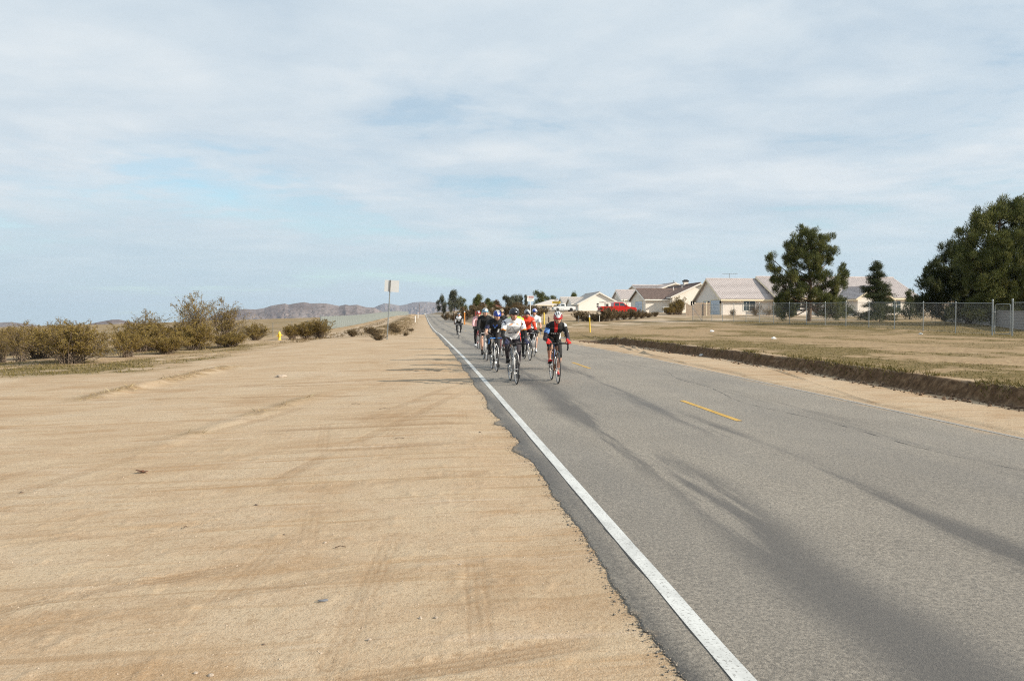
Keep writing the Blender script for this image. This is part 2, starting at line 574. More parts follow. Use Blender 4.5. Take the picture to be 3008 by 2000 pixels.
def grass_cover(x, y):
    """where something green grows: 0..1"""
    n = fbm(x, y, 0.16, 4, 2, 2); n2 = fbm(x, y * 1.0, 0.9, 4, 12, 1)
    be = bank_edge(y)
    rf = sstep(0.0, 0.5, x - be) * sstep(140, 80, y)
    strip = np.exp(-((x - be - 0.5) / 0.7) ** 2) * sstep(50, 40, y)
    fence = 1.4 * np.exp(-((x - 31.2) / 1.7) ** 2) * sstep(110, 95, y)  # real grass along the fence, thickened to paint in the shadow there too
    lawn = sstep(31.9, 32.6, x) * sstep(80, 64, y - (x - 32) * 0.3)
    stripes = fbm(x * 0.5, y * 0.16, 1.0, 4, 5, 5)
    g = rf * np.clip(1.0 * sstep(0.44, 0.56, stripes * .6 + n2 * .4) * (0.6 + 0.9 * sstep(0.4, .6, n)) + strip * sstep(.36, .52, n2) + fence * sstep(.33, .5, n2) + lawn * sstep(.34, .5, n2 * .5 + n * .5), 0, 1)
    # left: patches below the creosote
    lp = sstep(-7.6, -10.0, x + 3.0 * (n - .5)) * (sstep(23.5, 26, y + 7 * (n - .5)) * sstep(39, 34, y) * 1.3 + sstep(40, 43, y) * sstep(62, 50, y) * .7)
    g = g + lp * sstep(.40, .52, n2 * .6 + n * .4)
    verge = np.exp(-((x + 4.6) / 2.0) ** 2) * sstep(60, 75, y) * sstep(420, 200, y)
    g = g + verge * sstep(.42, .55, n2) * .9
    fieldL = sstep(-14, -19, x) * sstep(70, 84, y)
    g = g + fieldL * (.25 + .55 * sstep(.36, .6, n2 * .5 + n * .5))
    return np.clip(g, 0, 1)


def dry_cover(x, y):
    """straw, dead weeds and disturbed brown soil"""
    n = fbm(x, y, 0.22, 4, 22, 2); n2 = fbm(x, y, 1.4, 4, 2, 31)
    d = sstep(-7.0, -9.5, x + 1.5 * (n - .5)) * sstep(24, 32, y) * sstep(.40, .56, n2)
    d = d + np.exp(-((x + 3.6) / 2.6) ** 2) * sstep(55, 70, y) * sstep(.40, .55, n2)
    d = d + sstep(10.4, 11.2, x) * sstep(.46, .6, fbm(x * .5, y * .16, 1.0, 4, 15, 5)) * .8
    d = d + .95 * sstep(.15, .6, x - bank_edge(y)) * sstep(80, 60, y - .5 * (x - 12))
    bx = np.interp(y, [13, 22, 30], [-7.4, -6.4, -5.9])
    d = d + 1.5 * np.exp(-((x - bx) / 0.4) ** 2) * sstep(16, 18, y) * sstep(28, 25, y) * sstep(.42, .55, n2)
    bx2 = np.interp(y, [9.5, 13, 17], [-3.6, -2.9, -1.9])
    d = d + .7 * np.exp(-((x - bx2) / 0.25) ** 2) * sstep(9.5, 11, y) * sstep(17, 15, y) * sstep(.45, .6, n2)
    return np.clip(d, 0, 1)


def damp_cover(x, y):
    """darker, moister loam: in the cut bank and in the bottoms of some wheel marks"""
    be = bank_edge(y)
    b = 0 * x
    tr = np.clip(-track_field(x, y) / 0.006, 0, 1) * sstep(1.1, .5, x) * sstep(.38, .55, fbm(x, y, .4, 3, 3, 3)) * .62
    sp = np.exp(-(((x - .45) / .5) ** 2 + ((y - 4.55) / .35) ** 2)) * .55 * fbm(x, y, 3, 3)
    return np.clip(b + tr + sp, 0, 1)


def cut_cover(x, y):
    """dark loam laid open in the cut bank, darkened further for its shading"""
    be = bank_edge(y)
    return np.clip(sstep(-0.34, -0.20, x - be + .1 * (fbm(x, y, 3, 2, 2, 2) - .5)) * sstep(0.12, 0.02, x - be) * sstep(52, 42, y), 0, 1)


def pale_cover(x, y):
    """the graded drive in front of the houses and the sand track on the left: paler"""
    a = np.exp(-((y - 78 - 0.55 * (x - 20)) / 9) ** 2) * sstep(9, 13, x) * sstep(70, 40, x) * .9
    a = a + sstep(85, 100, y) * sstep(9.5, 16, x) * sstep(420, 200, y) * .5
    b = np.exp(-((x + 9.2) / 1.3) ** 2) * sstep(62, 75, y)
    return np.clip(a + b, 0, 1)


ground_mat = bpy.data.materials.new('desert_ground')
ground_mat.use_nodes = True
gt = ground_mat.node_tree
gb = gt.nodes['Principled BSDF']
gb.inputs['Roughness'].default_value = 0.95
gb.inputs['Specular IOR Level'].default_value = 0.12
gc = node(gt, 'ShaderNodeTexCoord').outputs['Object']


def attr(t, name):
    n = node(t, 'ShaderNodeAttribute'); n.attribute_name = name
    return n.outputs['Fac']


big = noise(gt, gc, 0.45, 6, 0.65, 0.4)
med = noise(gt, mapping(gt, gc, rot=(0, 0, 0.25), scale=(0.6, 1.7, 1)), 1.5, 6, 0.62, 0.6)
fine = noise(gt, gc, 38, 4, 0.7)
grit = noise(gt, gc, 140, 2, 0.7)
sand = ramp(gt, big, [(0.36, (0.365, 0.250, 0.148)), (0.50, (0.442, 0.327, 0.214)), (0.64, (0.500, 0.398, 0.283))])
sand = mix_col(gt, ramp(gt, med, [(0.40, 0.0), (0.62, 0.65)]), sand, (0.505, 0.402, 0.275))
sand = mix_col(gt, ramp(gt, med, [(0.30, 0.55), (0.42, 0.0)]), sand, (0.370, 0.235, 0.122))
sand = mix_col(gt, ramp(gt, fine, [(0.36, 0.55), (0.50, 0.0)]), sand, (0.270, 0.180, 0.105))
sand = mix_col(gt, ramp(gt, noise(gt, gc, 55, 4, 0.75), [(0.54, 0.0), (0.66, 0.5)]), sand, (0.60, 0.48, 0.345))
sand = mix_col(gt, ramp(gt, grit, [(0.60, 0.0), (0.70, 0.55)]), sand, (0.62, 0.50, 0.37))
sand = mix_col(gt, ramp(gt, grit, [(0.30, 0.6), (0.38, 0.0)]), sand, (0.19, 0.125, 0.075))
for (rz_, sx_, sy_, lo_, hi_, amt_, col_) in ((0.34, .28, 5.0, .57, .64, .55, (.34, .205, .098)), (-.16, .22, 4.2, .58, .66, .50, (.36, .225, .115)), (0.10, .20, 6.5, .58, .64, .45, (.30, .190, .100)), (1.42, .35, 9.0, .60, .66, .40, (.31, .20, .108)), (.30, .25, 3.6, .58, .68, .5, (.54, .44, .34))):
    sn_ = noise(gt, mapping(gt, gc, loc=(rz_ * 9, sx_ * 20, 0), rot=(0, 0, rz_), scale=(sx_, sy_, 1)), 1.0, 6, 0.7, 0.5)
    sand = mix_col(gt, math_node(gt, 'MULTIPLY', ramp(gt, sn_, [(lo_, 0.0), (hi_, amt_)]), ramp(gt, fine, [(0.3, 0.5), (0.55, 1.0)])), sand, col_)
sand = mix_col(gt, ramp(gt, noise(gt, gc, 9, 5, 0.8), [(0.33, 0.5), (0.45, 0.0)]), sand, (0.30, 0.200, 0.115))
sand = mix_col(gt, math_node(gt, 'MULTIPLY', attr(gt, 'pale'), 0.85), sand, (0.500, 0.410, 0.315))
sand = mix_col(gt, math_node(gt, 'MULTIPLY', attr(gt, 'damp'), 0.8), sand, (0.235, 0.138, 0.068))
cutn = ramp(gt, noise(gt, mapping(gt, gc, scale=(1, 1, .4)), 9, 5, 0.7), [(0.34, (0.066, 0.040, 0.022)), (0.52, (0.125, 0.076, 0.042)), (0.70, (0.24, 0.158, 0.092))])  # loam browns taken darker to carry part of the bank's shade
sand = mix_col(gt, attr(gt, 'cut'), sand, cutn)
dryn = noise(gt, mapping(gt, gc, scale=(1, 1, 1)), 7, 5, 0.7)
dryc = ramp(gt, dryn, [(0.35, (0.13, 0.082, 0.042)), (0.52, (0.30, 0.205, 0.11)), (0.68, (0.46, 0.36, 0.21))])
sand = mix_col(gt, math_node(gt, 'MULTIPLY', attr(gt, 'dry'), 0.8), sand, dryc)
gn = noise(gt, gc, 9, 5, 0.72)
grc = ramp(gt, gn, [(0.34, (0.066, 0.056, 0.017)), (0.5, (0.135, 0.104, 0.034)), (0.68, (0.250, 0.172, 0.082))])
gfac = math_node(gt, 'MULTIPLY', attr(gt, 'grass'), ramp(gt, noise(gt, gc, 3.0, 5, 0.7), [(0.32, 0.25), (0.52, 0.92)]))
sand = mix_col(gt, gfac, sand, grc)
gt.links.new(sand, gb.inputs['Base Color'])
gh = math_node(gt, 'ADD', math_node(gt, 'MULTIPLY', noise(gt, gc, 22, 5, 0.65), 0.45), math_node(gt, 'MULTIPLY', noise(gt, gc, 90, 3, 0.75), math_node(gt, 'MULTIPLY', big, 0.9)))
gbump = node(gt, 'ShaderNodeBump')
gbump.inputs['Strength'].default_value = 0.9
gbump.inputs['Distance'].default_value = 0.016
gt.links.new(gh, gbump.inputs['Height'])
gt.links.new(gbump.outputs[0], gb.inputs['Normal'])

fx_, fy_ = GX.ravel(), GY.ravel()
gm = np_mesh('ground', np.stack([fx_, fy_, GZ.ravel()], -1), fc, [ground_mat], smooth=True,
             attrs=dict(grass=grass_cover(fx_, fy_), dry=dry_cover(fx_, fy_), damp=damp_cover(fx_, fy_), cut=cut_cover(fx_, fy_), pale=pale_cover(fx_, fy_)))
ground = tag(link('ground', gm), kind='structure')

# ------------------------------------------------------------------ the road
asphalt = bpy.data.materials.new('old_asphalt')
asphalt.use_nodes = True
at_ = asphalt.node_tree
ab = at_.nodes['Principled BSDF']
ab.inputs['Roughness'].default_value = 0.86
ab.inputs['Specular IOR Level'].default_value = 0.3
ac = node(at_, 'ShaderNodeTexCoord').outputs['Object']
asep = node(at_, 'ShaderNodeSeparateXYZ'); at_.links.new(ac, asep.inputs[0])
agg = noise(at_, ac, 70, 4, 0.8)
mid = noise(at_, ac, 36, 4, 0.85)
agg2 = noise(at_, ac, 240, 2, 0.7)
basea = ramp(at_, noise(at_, ac, 0.5, 4, 0.6), [(0.35, (0.240, 0.216, 0.182)), (0.65, (0.300, 0.271, 0.228))])
# tan stone chips worn to the surface and dark binder between them
basea = mix_col(at_, ramp(at_, agg, [(0.36, 0.8), (0.47, 0.0)]), basea, (0.085, 0.080, 0.074))
basea = mix_col(at_, ramp(at_, agg, [(0.55, 0.0), (0.66, 0.7)]), basea, (0.40, 0.35, 0.285))
basea = mix_col(at_, ramp(at_, agg2, [(0.58, 0.0), (0.68, 0.5)]), basea, (0.44, 0.42, 0.39))
basea = mix_col(at_, ramp(at_, mid, [(0.38, 0.6), (0.50, 0.0)]), basea, (0.118, 0.108, 0.097))
basea = mix_col(at_, ramp(at_, mid, [(0.52, 0.0), (0.62, 0.65)]), basea, (0.42, 0.375, 0.315))
# bituminous streaks down the wheel paths
def streak(x0, w, amp, seed, lo, hi):
    dx = math_node(at_, 'ABSOLUTE', math_node(at_, 'SUBTRACT', math_node(at_, 'ADD', asep.outputs[0], math_node(at_, 'MULTIPLY', math_node(at_, 'SUBTRACT', noise(at_, mapping(at_, ac, loc=(seed, seed, 0), scale=(0, 0.35, 0)), 1.0, 2), 0.5), 0.7)), x0))
    band = ramp(at_, math_node(at_, 'DIVIDE', dx, w), [(0.15, 1.0), (1.0, 0.0)], 'EASE')
    patch = ramp(at_, noise(at_, mapping(at_, ac, loc=(seed, 0.3 * seed, 0), scale=(2.4, 0.17, 1)), 1.0, 6, 0.62), [(lo, 0.0), (hi, 1.0)])
    return math_node(at_, 'MULTIPLY', math_node(at_, 'MULTIPLY', band, patch), amp)
dk = (0.082, 0.080, 0.080)
basea = mix_col(at_, streak(2.5, 0.50, 0.72, 3.0, 0.43, 0.52), basea, dk)
basea = mix_col(at_, streak(4.0, 0.38, 0.72, 8.0, 0.44, 0.55), basea, dk)
basea = mix_col(at_, streak(1.26, 0.20, 0.60, 5.5, 0.40, 0.58), basea, dk)
basea = mix_col(at_, streak(6.2, 0.40, 0.40, 13.0, 0.46, 0.6), basea, dk)
fargrey = ramp(at_, noise(at_, mapping(at_, ac, scale=(0.6, 0.10, 1)), 1.0, 3), [(0.40, 0.0), (0.62, 0.35)])
basea = mix_col(at_, fargrey, basea, (0.17, 0.165, 0.158))
# blown sand along the right edge
snd = math_node(at_, 'MULTIPLY', ramp(at_, math_node(at_, 'ADD', asep.outputs[0], math_node(at_, 'MULTIPLY', noise(at_, ac, 1.1, 4, 0.7), 1.0)), [(0.0, 0.0), (1.0, 1.0)]), 1.0)
ledge = math_node(at_, 'MULTIPLY', math_node(at_, 'SUBTRACT', 1.17, math_node(at_, 'ADD', asep.outputs[0], math_node(at_, 'MULTIPLY', math_node(at_, 'SUBTRACT', noise(at_, ac, 5.0, 5, 0.75), 0.5), 0.5))), 8.0, clamp=True)
basea = mix_col(at_, math_node(at_, 'MULTIPLY', ledge, ramp(at_, mid, [(0.42, 0.1), (0.56, 0.9)])), basea, (0.42, 0.31, 0.20))
sfac = math_node(at_, 'MULTIPLY', math_node(at_, 'SUBTRACT', math_node(at_, 'ADD', asep.outputs[0], math_node(at_, 'MULTIPLY', math_node(at_, 'SUBTRACT', noise(at_, ac, 1.0, 5, 0.7), 0.5), 0.9)), 7.55), 3.0, clamp=True)
basea = mix_col(at_, sfac, basea, (0.42, 0.31, 0.20))
at_.links.new(basea, ab.inputs['Base Color'])
abn = node(at_, 'ShaderNodeBump')
abn.inputs['Distance'].default_value = 0.010
at_.links.new(math_node(at_, 'ADD', agg, math_node(at_, 'MULTIPLY', agg2, 0.5)), abn.inputs['Height'])
at_.links.new(abn.outputs[0], ab.inputs['Normal'])

ry = np.array([-30, -12, -5, -1] + list(np.arange(0.5, 16, 0.045)) + axis_steps(16.0, 0.06, 1.03, 1600))
xl = 1.16 + 0.16 * (fbm(ry, 0 * ry, 0.45, 2, 2.2, 1.0) - .5) + 0.10 * (fbm(ry, 0 * ry, 1.1, 6, 7.3, 1.0, .8) - .5) + .022 * (np.random.default_rng(3).random(len(ry)) - .5)
xl = xl - 0.12 * np.exp(-((ry - 9.15) / .38) ** 2) + .05 * np.exp(-((ry - 9.75) / .3) ** 2) - .08 * np.exp(-((ry - 11.3) / .22) ** 2) + .05 * np.exp(-((ry - 11.75) / .25) ** 2)
zz = zroad(ry)
cols = [xl - 0.03, xl, xl + 0.02, np.maximum(xl + 0.1, 1.33), 0 * ry + 2.5, 0 * ry + 4.7, 0 * ry + 6.5, 0 * ry + 8.05]
rough_ = 0.012 * (fbm(ry, 0 * ry, 5.0, 3, 5, 5) - .5)
hts = [zz - 0.06, zz - 0.016 + rough_, zz - 0.004 + rough_ * .5, zz, zz, zz, zz, zz]
RV = np.stack([np.stack([c, ry, h], -1) for c, h in zip(cols, hts)], 1)
nr, ncx = RV.shape[:2]
ri = np.arange(nr * ncx).reshape(nr, ncx)
rf = np.stack([ri[:-1, :-1], ri[:-1, 1:], ri[1:, 1:], ri[1:, :-1]], -1).reshape(-1, 4)
road = tag(link('road', np_mesh('road', RV.reshape(-1, 3), rf, [asphalt], smooth=True)), kind='structure')


def strip(name, xc, w, y0, y1, mtl, dz=0.004, dy=0.25, wob=0.0, parent=road, seed=1.0):
    yy = np.arange(y0, y1 + 1e-6, dy) if y1 - y0 < 80 else np.array(axis_steps(y0, 0.3, 1.03, y1))
    if yy[-1] < y1 - 1e-3: yy = np.append(yy, y1)
    xx = xc if callable(xc) else (lambda q: 0 * q + xc)
    c = xx(yy)
    e1 = wob * (fbm(yy, 0 * yy, 7.0, 3, seed, 1) - .5); e2 = wob * (fbm(yy, 0 * yy, 7.0, 3, seed + 50, 1) - .5)
    zz = zroad(yy) + dz
    v = np.stack([np.stack([c - w / 2 + e1, yy, zz], -1), np.stack([c + w / 2 + e2, yy, zz], -1)], 1).reshape(-1, 3)
    n = len(yy); a = np.arange(n - 1) * 2
    f = np.stack([a, a + 1, a + 3, a + 2], -1)
    return link(name, np_mesh(name, v, f, [mtl]), parent)


def paint(name, col, wear):
    m = bpy.data.materials.new(name); m.use_nodes = True
    t = m.node_tree; b = t.nodes['Principled BSDF']
    c = node(t, 'ShaderNodeTexCoord').outputs['Object']
    w1 = noise(t, c, 60, 4, 0.75); w2 = noise(t, mapping(t, c, scale=(3, .8, 1)), 2.2, 4, 0.65)
    cc = mix_col(t, ramp(t, w2, [(0.35, 0.75), (0.6, 0.0)]), col, tuple(q * 0.66 for q in col))
    jn = noise(t, mapping(t, c, scale=(0.05, 5.2, 1)), 1.0, 1)
    cc = mix_col(t, ramp(t, jn, [(0.488, 0.0), (0.5, 0.35), (0.512, 0.0)]), cc, (0.75, 0.75, 0.73))
    cc = mix_col(t, ramp(t, w1, [(wear, 0.85), (wear + 0.07, 0.0)]), cc, (0.16, 0.15, 0.135))
    t.links.new(cc, b.inputs['Base Color']); b.inputs['Roughness'].default_value = 0.7
    return m


white_paint = paint('white_line_paint', (0.60, 0.61, 0.59), 0.37)
worn_white = paint('worn_white_line_paint', (0.52, 0.50, 0.46), 0.50)
yellow_paint = paint('yellow_line_paint', (0.56, 0.33, 0.04), 0.38)
tar = mat('tar', (0.05, 0.049, 0.048), 0.7, 0.3, 20)
strip('edge_line', 1.44, 0.105, 0.6, 900, white_paint, wob=0.008)
strip('edge_line', 7.72, 0.08, 2, 900, worn_white, wob=0.012, seed=9)
k = 0
for y0 in [0.5 + 10.4 * i for i in range(0, 40)]:
    if y0 > 400: break
    strip('centre_dash', 4.70, 0.10, y0 + .2, y0 + 2.8, yellow_paint, wob=0.006, seed=3 + k); k += 1
strip('tar_seam', lambda q: 6.15 + 0.35 * np.sin(q * 0.33 + 0.5) + 0.10 * np.sin(q * 1.3), 0.006, 3.0, 34, tar, dz=0.003, dy=.12, wob=0.03, seed=20)
#strip('tar_seam', lambda q: 4.55 + 0.16 * np.sin(q * 0.8) + 0.06 * np.sin(q * 2.7), 0.004, 3.0, 12, tar, dz=0.003, dy=.06, wob=0.02, seed=26)
strip('tar_seam', lambda q: 1.384 + 0.006 * np.sin(q * 1.8) + .004 * np.sin(q * 6), 0.007, 2.0, 14, tar, dz=0.003, dy=.05, wob=0.014, seed=33)

# ------------------------------------------------------------------ materials of the surroundings
def leaf_mat(name, c1, c2, c3, rough=0.7, trans=0.22):
    m = bpy.data.materials.new(name); m.use_nodes = True
    t = m.node_tree; b = t.nodes['Principled BSDF']
    sh = attr(t, 'shade')
    cc = ramp(t, sh, [(0.0, c1), (0.5, c2), (1.0, c3)])
    t.links.new(cc, b.inputs['Base Color'])
    b.inputs['Roughness'].default_value = rough
    b.inputs['Specular IOR Level'].default_value = 0.25
    if trans:
        tr = node(t, 'ShaderNodeBsdfTranslucent'); t.links.new(cc, tr.inputs['Color'])
        mx = node(t, 'ShaderNodeMixShader'); mx.inputs[0].default_value = trans
        t.links.new(b.outputs[0], mx.inputs[1]); t.links.new(tr.outputs[0], mx.inputs[2])
        t.links.new(mx.outputs[0], t.nodes['Material Output'].inputs['Surface'])
    return m


pine_leaf = leaf_mat('pine_needles', (0.042, 0.056, 0.017), (0.112, 0.126, 0.036), (0.215, 0.205, 0.066))
dark_leaf = leaf_mat('dark_conifer_needles', (0.024, 0.036, 0.014), (0.056, 0.070, 0.024), (0.110, 0.115, 0.038))
grey_leaf = leaf_mat('eucalyptus_leaves', (0.055, 0.062, 0.036), (0.110, 0.115, 0.072), (0.18, 0.175, 0.12))
creo_leaf = leaf_mat('creosote_leaves', (0.118, 0.078, 0.019), (0.212, 0.148, 0.036), (0.325, 0.245, 0.076))
brown_leaf = leaf_mat('dry_brush', (0.085, 0.055, 0.026), (0.155, 0.108, 0.052), (0.26, 0.20, 0.11))
straw_leaf = leaf_mat('straw', (0.20, 0.14, 0.065), (0.36, 0.27, 0.14), (0.50, 0.42, 0.25))
green_leaf = leaf_mat('weeds', (0.072, 0.064, 0.016), (0.145, 0.118, 0.034), (0.24, 0.180, 0.072))
bark = mat('pine_bark', (0.13, 0.085, 0.055), 0.95, 0.35, 9, 0.02, 20)
bark_grey = mat('grey_stems', (0.17, 0.13, 0.095), 0.9, 0.3, 12)
stucco = mat('cream_stucco', (0.78, 0.73, 0.65), 0.92, 0.05, 2.0, 0.004, 60, dirt=((0.42, 0.32, 0.22), 0.6, 0.55, 0.35))
stucco_pink = mat('pinkish_stucco', (0.79, 0.73, 0.66), 0.92, 0.05, 2.0, 0.004, 60, dirt=((0.45, 0.33, 0.24), 0.5, 0.56, 0.3))
stucco_white = mat('white_stucco', (0.80, 0.77, 0.71), 0.92, 0.04, 2.0, 0.004, 60)
trim = mat('cream_trim', (0.78, 0.68, 0.49), 0.7, 0.06, 3)
trim_white = mat('white_trim', (0.78, 0.76, 0.70), 0.6, 0.05, 3)
brown_trim = mat('brown_fascia', (0.14, 0.085, 0.065), 0.7, 0.15, 3)
tile_pink = mat('pale_pink_roof_tile', (0.51, 0.455, 0.435), 0.9, 0.16, 3.3, dirt=((0.30, 0.235, 0.21), 7.0, 0.5, 0.5))
tile_brown = mat('brown_roof_tile', (0.185, 0.130, 0.110), 0.9, 0.3, 3.0, dirt=((0.30, 0.235, 0.21), 6.0, 0.5, 0.5))
tile_white = mat('pale_grey_roof', (0.52, 0.48, 0.44), 0.9, 0.08, 4)
tile_red = mat('red_roof', (0.24, 0.075, 0.055), 0.85, 0.15, 4)
garage_m = mat('shade_blued_door_paint', (0.50, 0.58, 0.66), 0.55, 0.04, 2)  # whitish garage doors, bluish tone of their shade put into the colour
white_door = mat('white_door_paint', (0.78, 0.77, 0.74), 0.55, 0.03, 2)
glass_m = mat('window_glass', (0.035, 0.05, 0.055), 0.08, 0.3, 1.0, spec=0.8)
galv = mat('galvanised_steel', (0.30, 0.32, 0.32), 0.42, 0.15, 14, metal=0.75)
mesh_m = mat('chain_link_wire', (0.30, 0.31, 0.31), 0.5, 0.1, 14, metal=0.6)
wood = mat('weathered_boards', (0.34, 0.27, 0.205), 0.9, 0.25, 5, 0.004, 40)
block_m = mat('concrete_block', (0.27, 0.25, 0.235), 0.95, 0.14, 5, 0.004, 70)
mortar = mat('mortar', (0.20, 0.185, 0.17), 0.95, 0.1, 20)
yellow_m = mat('yellow_paint', (0.72, 0.50, 0.06), 0.5, 0.12, 9, dirt=((0.40, 0.24, 0.04), 5, 0.55, 0.6))
hyd_yellow = mat('hydrant_yellow', (0.80, 0.54, 0.07), 0.45, 0.10, 12, dirt=((0.45, 0.22, 0.04), 9, 0.6, 0.6))
slat_m = mat('grey_green_slats', (0.255, 0.285, 0.275), 0.7, 0.14, 0.9)
sign_back = mat('bare_aluminium', (0.60, 0.61, 0.61), 0.6, 0.05, 6, metal=0.0)
concrete = mat('concrete', (0.36, 0.33, 0.29), 0.95, 0.15, 4)
dark_m = mat('dark_rubber', (0.02, 0.02, 0.022), 0.8, 0.2, 10)
white_plain = mat('white_enamel', (0.75, 0.76, 0.75), 0.5, 0.05, 5)
red_enamel = mat('red_enamel', (0.30, 0.035, 0.03), 0.5, 0.08, 5)
sign_yellow = mat('yellow_sign_sheet', (0.60, 0.42, 0.04), 0.5, 0.1, 5)
ink = mat('sign_ink', (0.06, 0.05, 0.03), 0.7, 0.1, 5)
wood_dark = mat('dark_wood', (0.10, 0.065, 0.045), 0.9, 0.3, 8)
orange_m = mat('orange_paint', (0.65, 0.25, 0.05), 0.6, 0.1, 8)
rock_m = mat('pale_rock', (0.40, 0.33, 0.26), 0.9, 0.2, 20, 0.004, 60)
rock_dark = mat('dark_rock', (0.16, 0.12, 0.09), 0.9, 0.3, 20, 0.004, 60)

# ------------------------------------------------------------------ mountains and low hills far off
mtn = bpy.data.materials.new('bare_mountain_rock'); mtn.use_nodes = True
mt = mtn.node_tree; mb_ = mt.nodes['Principled BSDF']
mc = node(mt, 'ShaderNodeTexCoord').outputs['Object']
mcol = ramp(mt, noise(mt, mc, 0.004, 6, 0.65), [(0.36, (0.138, 0.112, 0.108)), (0.5, (0.195, 0.163, 0.155)), (0.64, (0.250, 0.214, 0.200))])
mcol = mix_col(mt, ramp(mt, noise(mt, mc, 0.03, 5, 0.7), [(0.40, 0.6), (0.52, 0.0)]), mcol, (0.10, 0.080, 0.062))
mt.links.new(mcol, mb_.inputs['Base Color']); mb_.inputs['Roughness'].default_value = 1.0
mb_.inputs['Specular IOR Level'].default_value = 0.0


def u_to_dir(u):
    """bearing (from +Y, clockwise) of a heading measured off the photograph"""
    return math.atan((u - 1504.0) / 2284.0) + YAW


def ridge(name, D, prof, depth, seed, base_v=944.0):
    us = np.array([p[0] for p in prof], float); vs = np.array([p[1] for p in prof], float)
    n = 420; m = 81
    uu = np.linspace(us[0], us[-1], n)
    top = np.interp(uu, us, vs)
    V = np.zeros((n, m, 3))
    for i, (u, v) in enumerate(zip(uu, top)):
        b = u_to_dir(u); cs = math.cos(math.atan((u - 1504) / 2284.0))
        hz = (938.0 - v) / 2284.0 * D + CAM_Z
        bz = (938.0 - base_v) / 2284.0 * D - 25
        s = np.linspace(-1, 1, m)
        r = D + s * depth
        X = r / cs * math.sin(b); Y = r / cs * math.cos(b)
        shape = np.clip(1 - np.abs(s), 0, 1) ** 0.85
        lat = u * D / 2284.0
        rg = np.abs(fbm(lat + 0 * s + s * 90, r * 0.35, 1 / 420.0, 5, seed, seed) - .5) * 2
        rg2 = np.abs(fbm(lat + 0 * s - s * 60, r * 0.5, 1 / 110.0, 4, seed + 9, seed, .65) - .5) * 2
        g = np.sin(np.pi * np.clip(np.abs(s), 0, 1))
        h = shape * (1 + 0.03 * (fbm(lat + 0 * s, 0 * s, 1 / 60.0, 3, seed, 1) - .5)) - g * (0.42 * (0.5 - rg) + 0.22 * (.4 - rg2)) * .9 + 0
        h = np.where(np.abs(s) < 0.02, shape, h)
        V[i, :, 0] = X; V[i, :, 1] = Y; V[i, :, 2] = bz + (hz - bz) * np.clip(h, 0, None)
    ii = np.arange(n * m).reshape(n, m)
    f = np.stack([ii[:-1, :-1], ii[1:, :-1], ii[1:, 1:], ii[:-1, 1:]], -1).reshape(-1, 4)
    return tag(link(name, np_mesh(name, V.reshape(-1, 3), f, [mtn], smooth=False)), kind='structure')


ridge('mountain_range', 4600, [(560, 946), (610, 934), (634, 923.6), (652, 917.5), (673, 913.5), (722, 907.7), (752, 909), (777, 905), (798, 897.7), (838, 891.6), (847, 895),
      (875, 890), (894, 887.6), (914, 891.6), (937, 890.5), (960, 891.6), (997, 899), (1015, 894.6), (1027, 897), (1049, 895), (1073, 902), (1100, 904), (1116, 912), (1140, 922), (1180, 936), (1220, 946)], 700, 3.0)
ridge('far_mountain_range', 11000, [(1010, 946), (1060, 922), (1097, 904), (1115, 896), (1131, 890.6), (1149, 893), (1174, 897.7), (1192, 894.6), (1213, 888.5), (1241, 886.4), (1265, 887), (1290, 890),
      (1310, 897), (1340, 906), (1375, 914), (1420, 925), (1500, 938)], 1000, 11.0)
ridge('low_hill', 3000, [(255, 953), (300, 944), (330, 939), (350, 938.5), (372, 943), (420, 950)], 220, 21.0, 950)
ridge('low_hill', 5200, [(-60, 949), (0, 947), (30, 946), (70, 950), (110, 956)], 300, 31.0, 956)

# ------------------------------------------------------------------ plants
def blades(P, D, L, W, shade, name, mtl, quad=False, seed=0):
    """thin leaves: roots P, directions D, lengths L, widths W"""
    rg = np.random.default_rng(seed)
    D = D / np.maximum(np.linalg.norm(D, axis=1, keepdims=True), 1e-6)
    rnd = rg.normal(size=D.shape)
    S = np.cross(D, rnd); S /= np.maximum(np.linalg.norm(S, axis=1, keepdims=True), 1e-6)
    L = np.asarray(L)[:, None]; W = np.asarray(W)[:, None]
    n = len(P)
    if quad:
        v = np.stack([P, P + D * L * .5 + S * W * .5, P + D * L, P + D * L * .5 - S * W * .5], 1).reshape(-1, 3)
        f = np.arange(n * 4).reshape(n, 4); sh = np.repeat(shade, 4)
    else:
        v = np.stack([P - S * W * .5, P + S * W * .5, P + D * L], 1).reshape(-1, 3)
        f = np.arange(n * 3).reshape(n, 3); sh = np.repeat(shade, 3)
    return np_mesh(name, v, f, [mtl], attrs=dict(shade=np.clip(sh, 0, 1)))


def sphere_dirs(n, rg):
    d = rg.normal(size=(n, 3)); return d / np.linalg.norm(d, axis=1, keepdims=True)


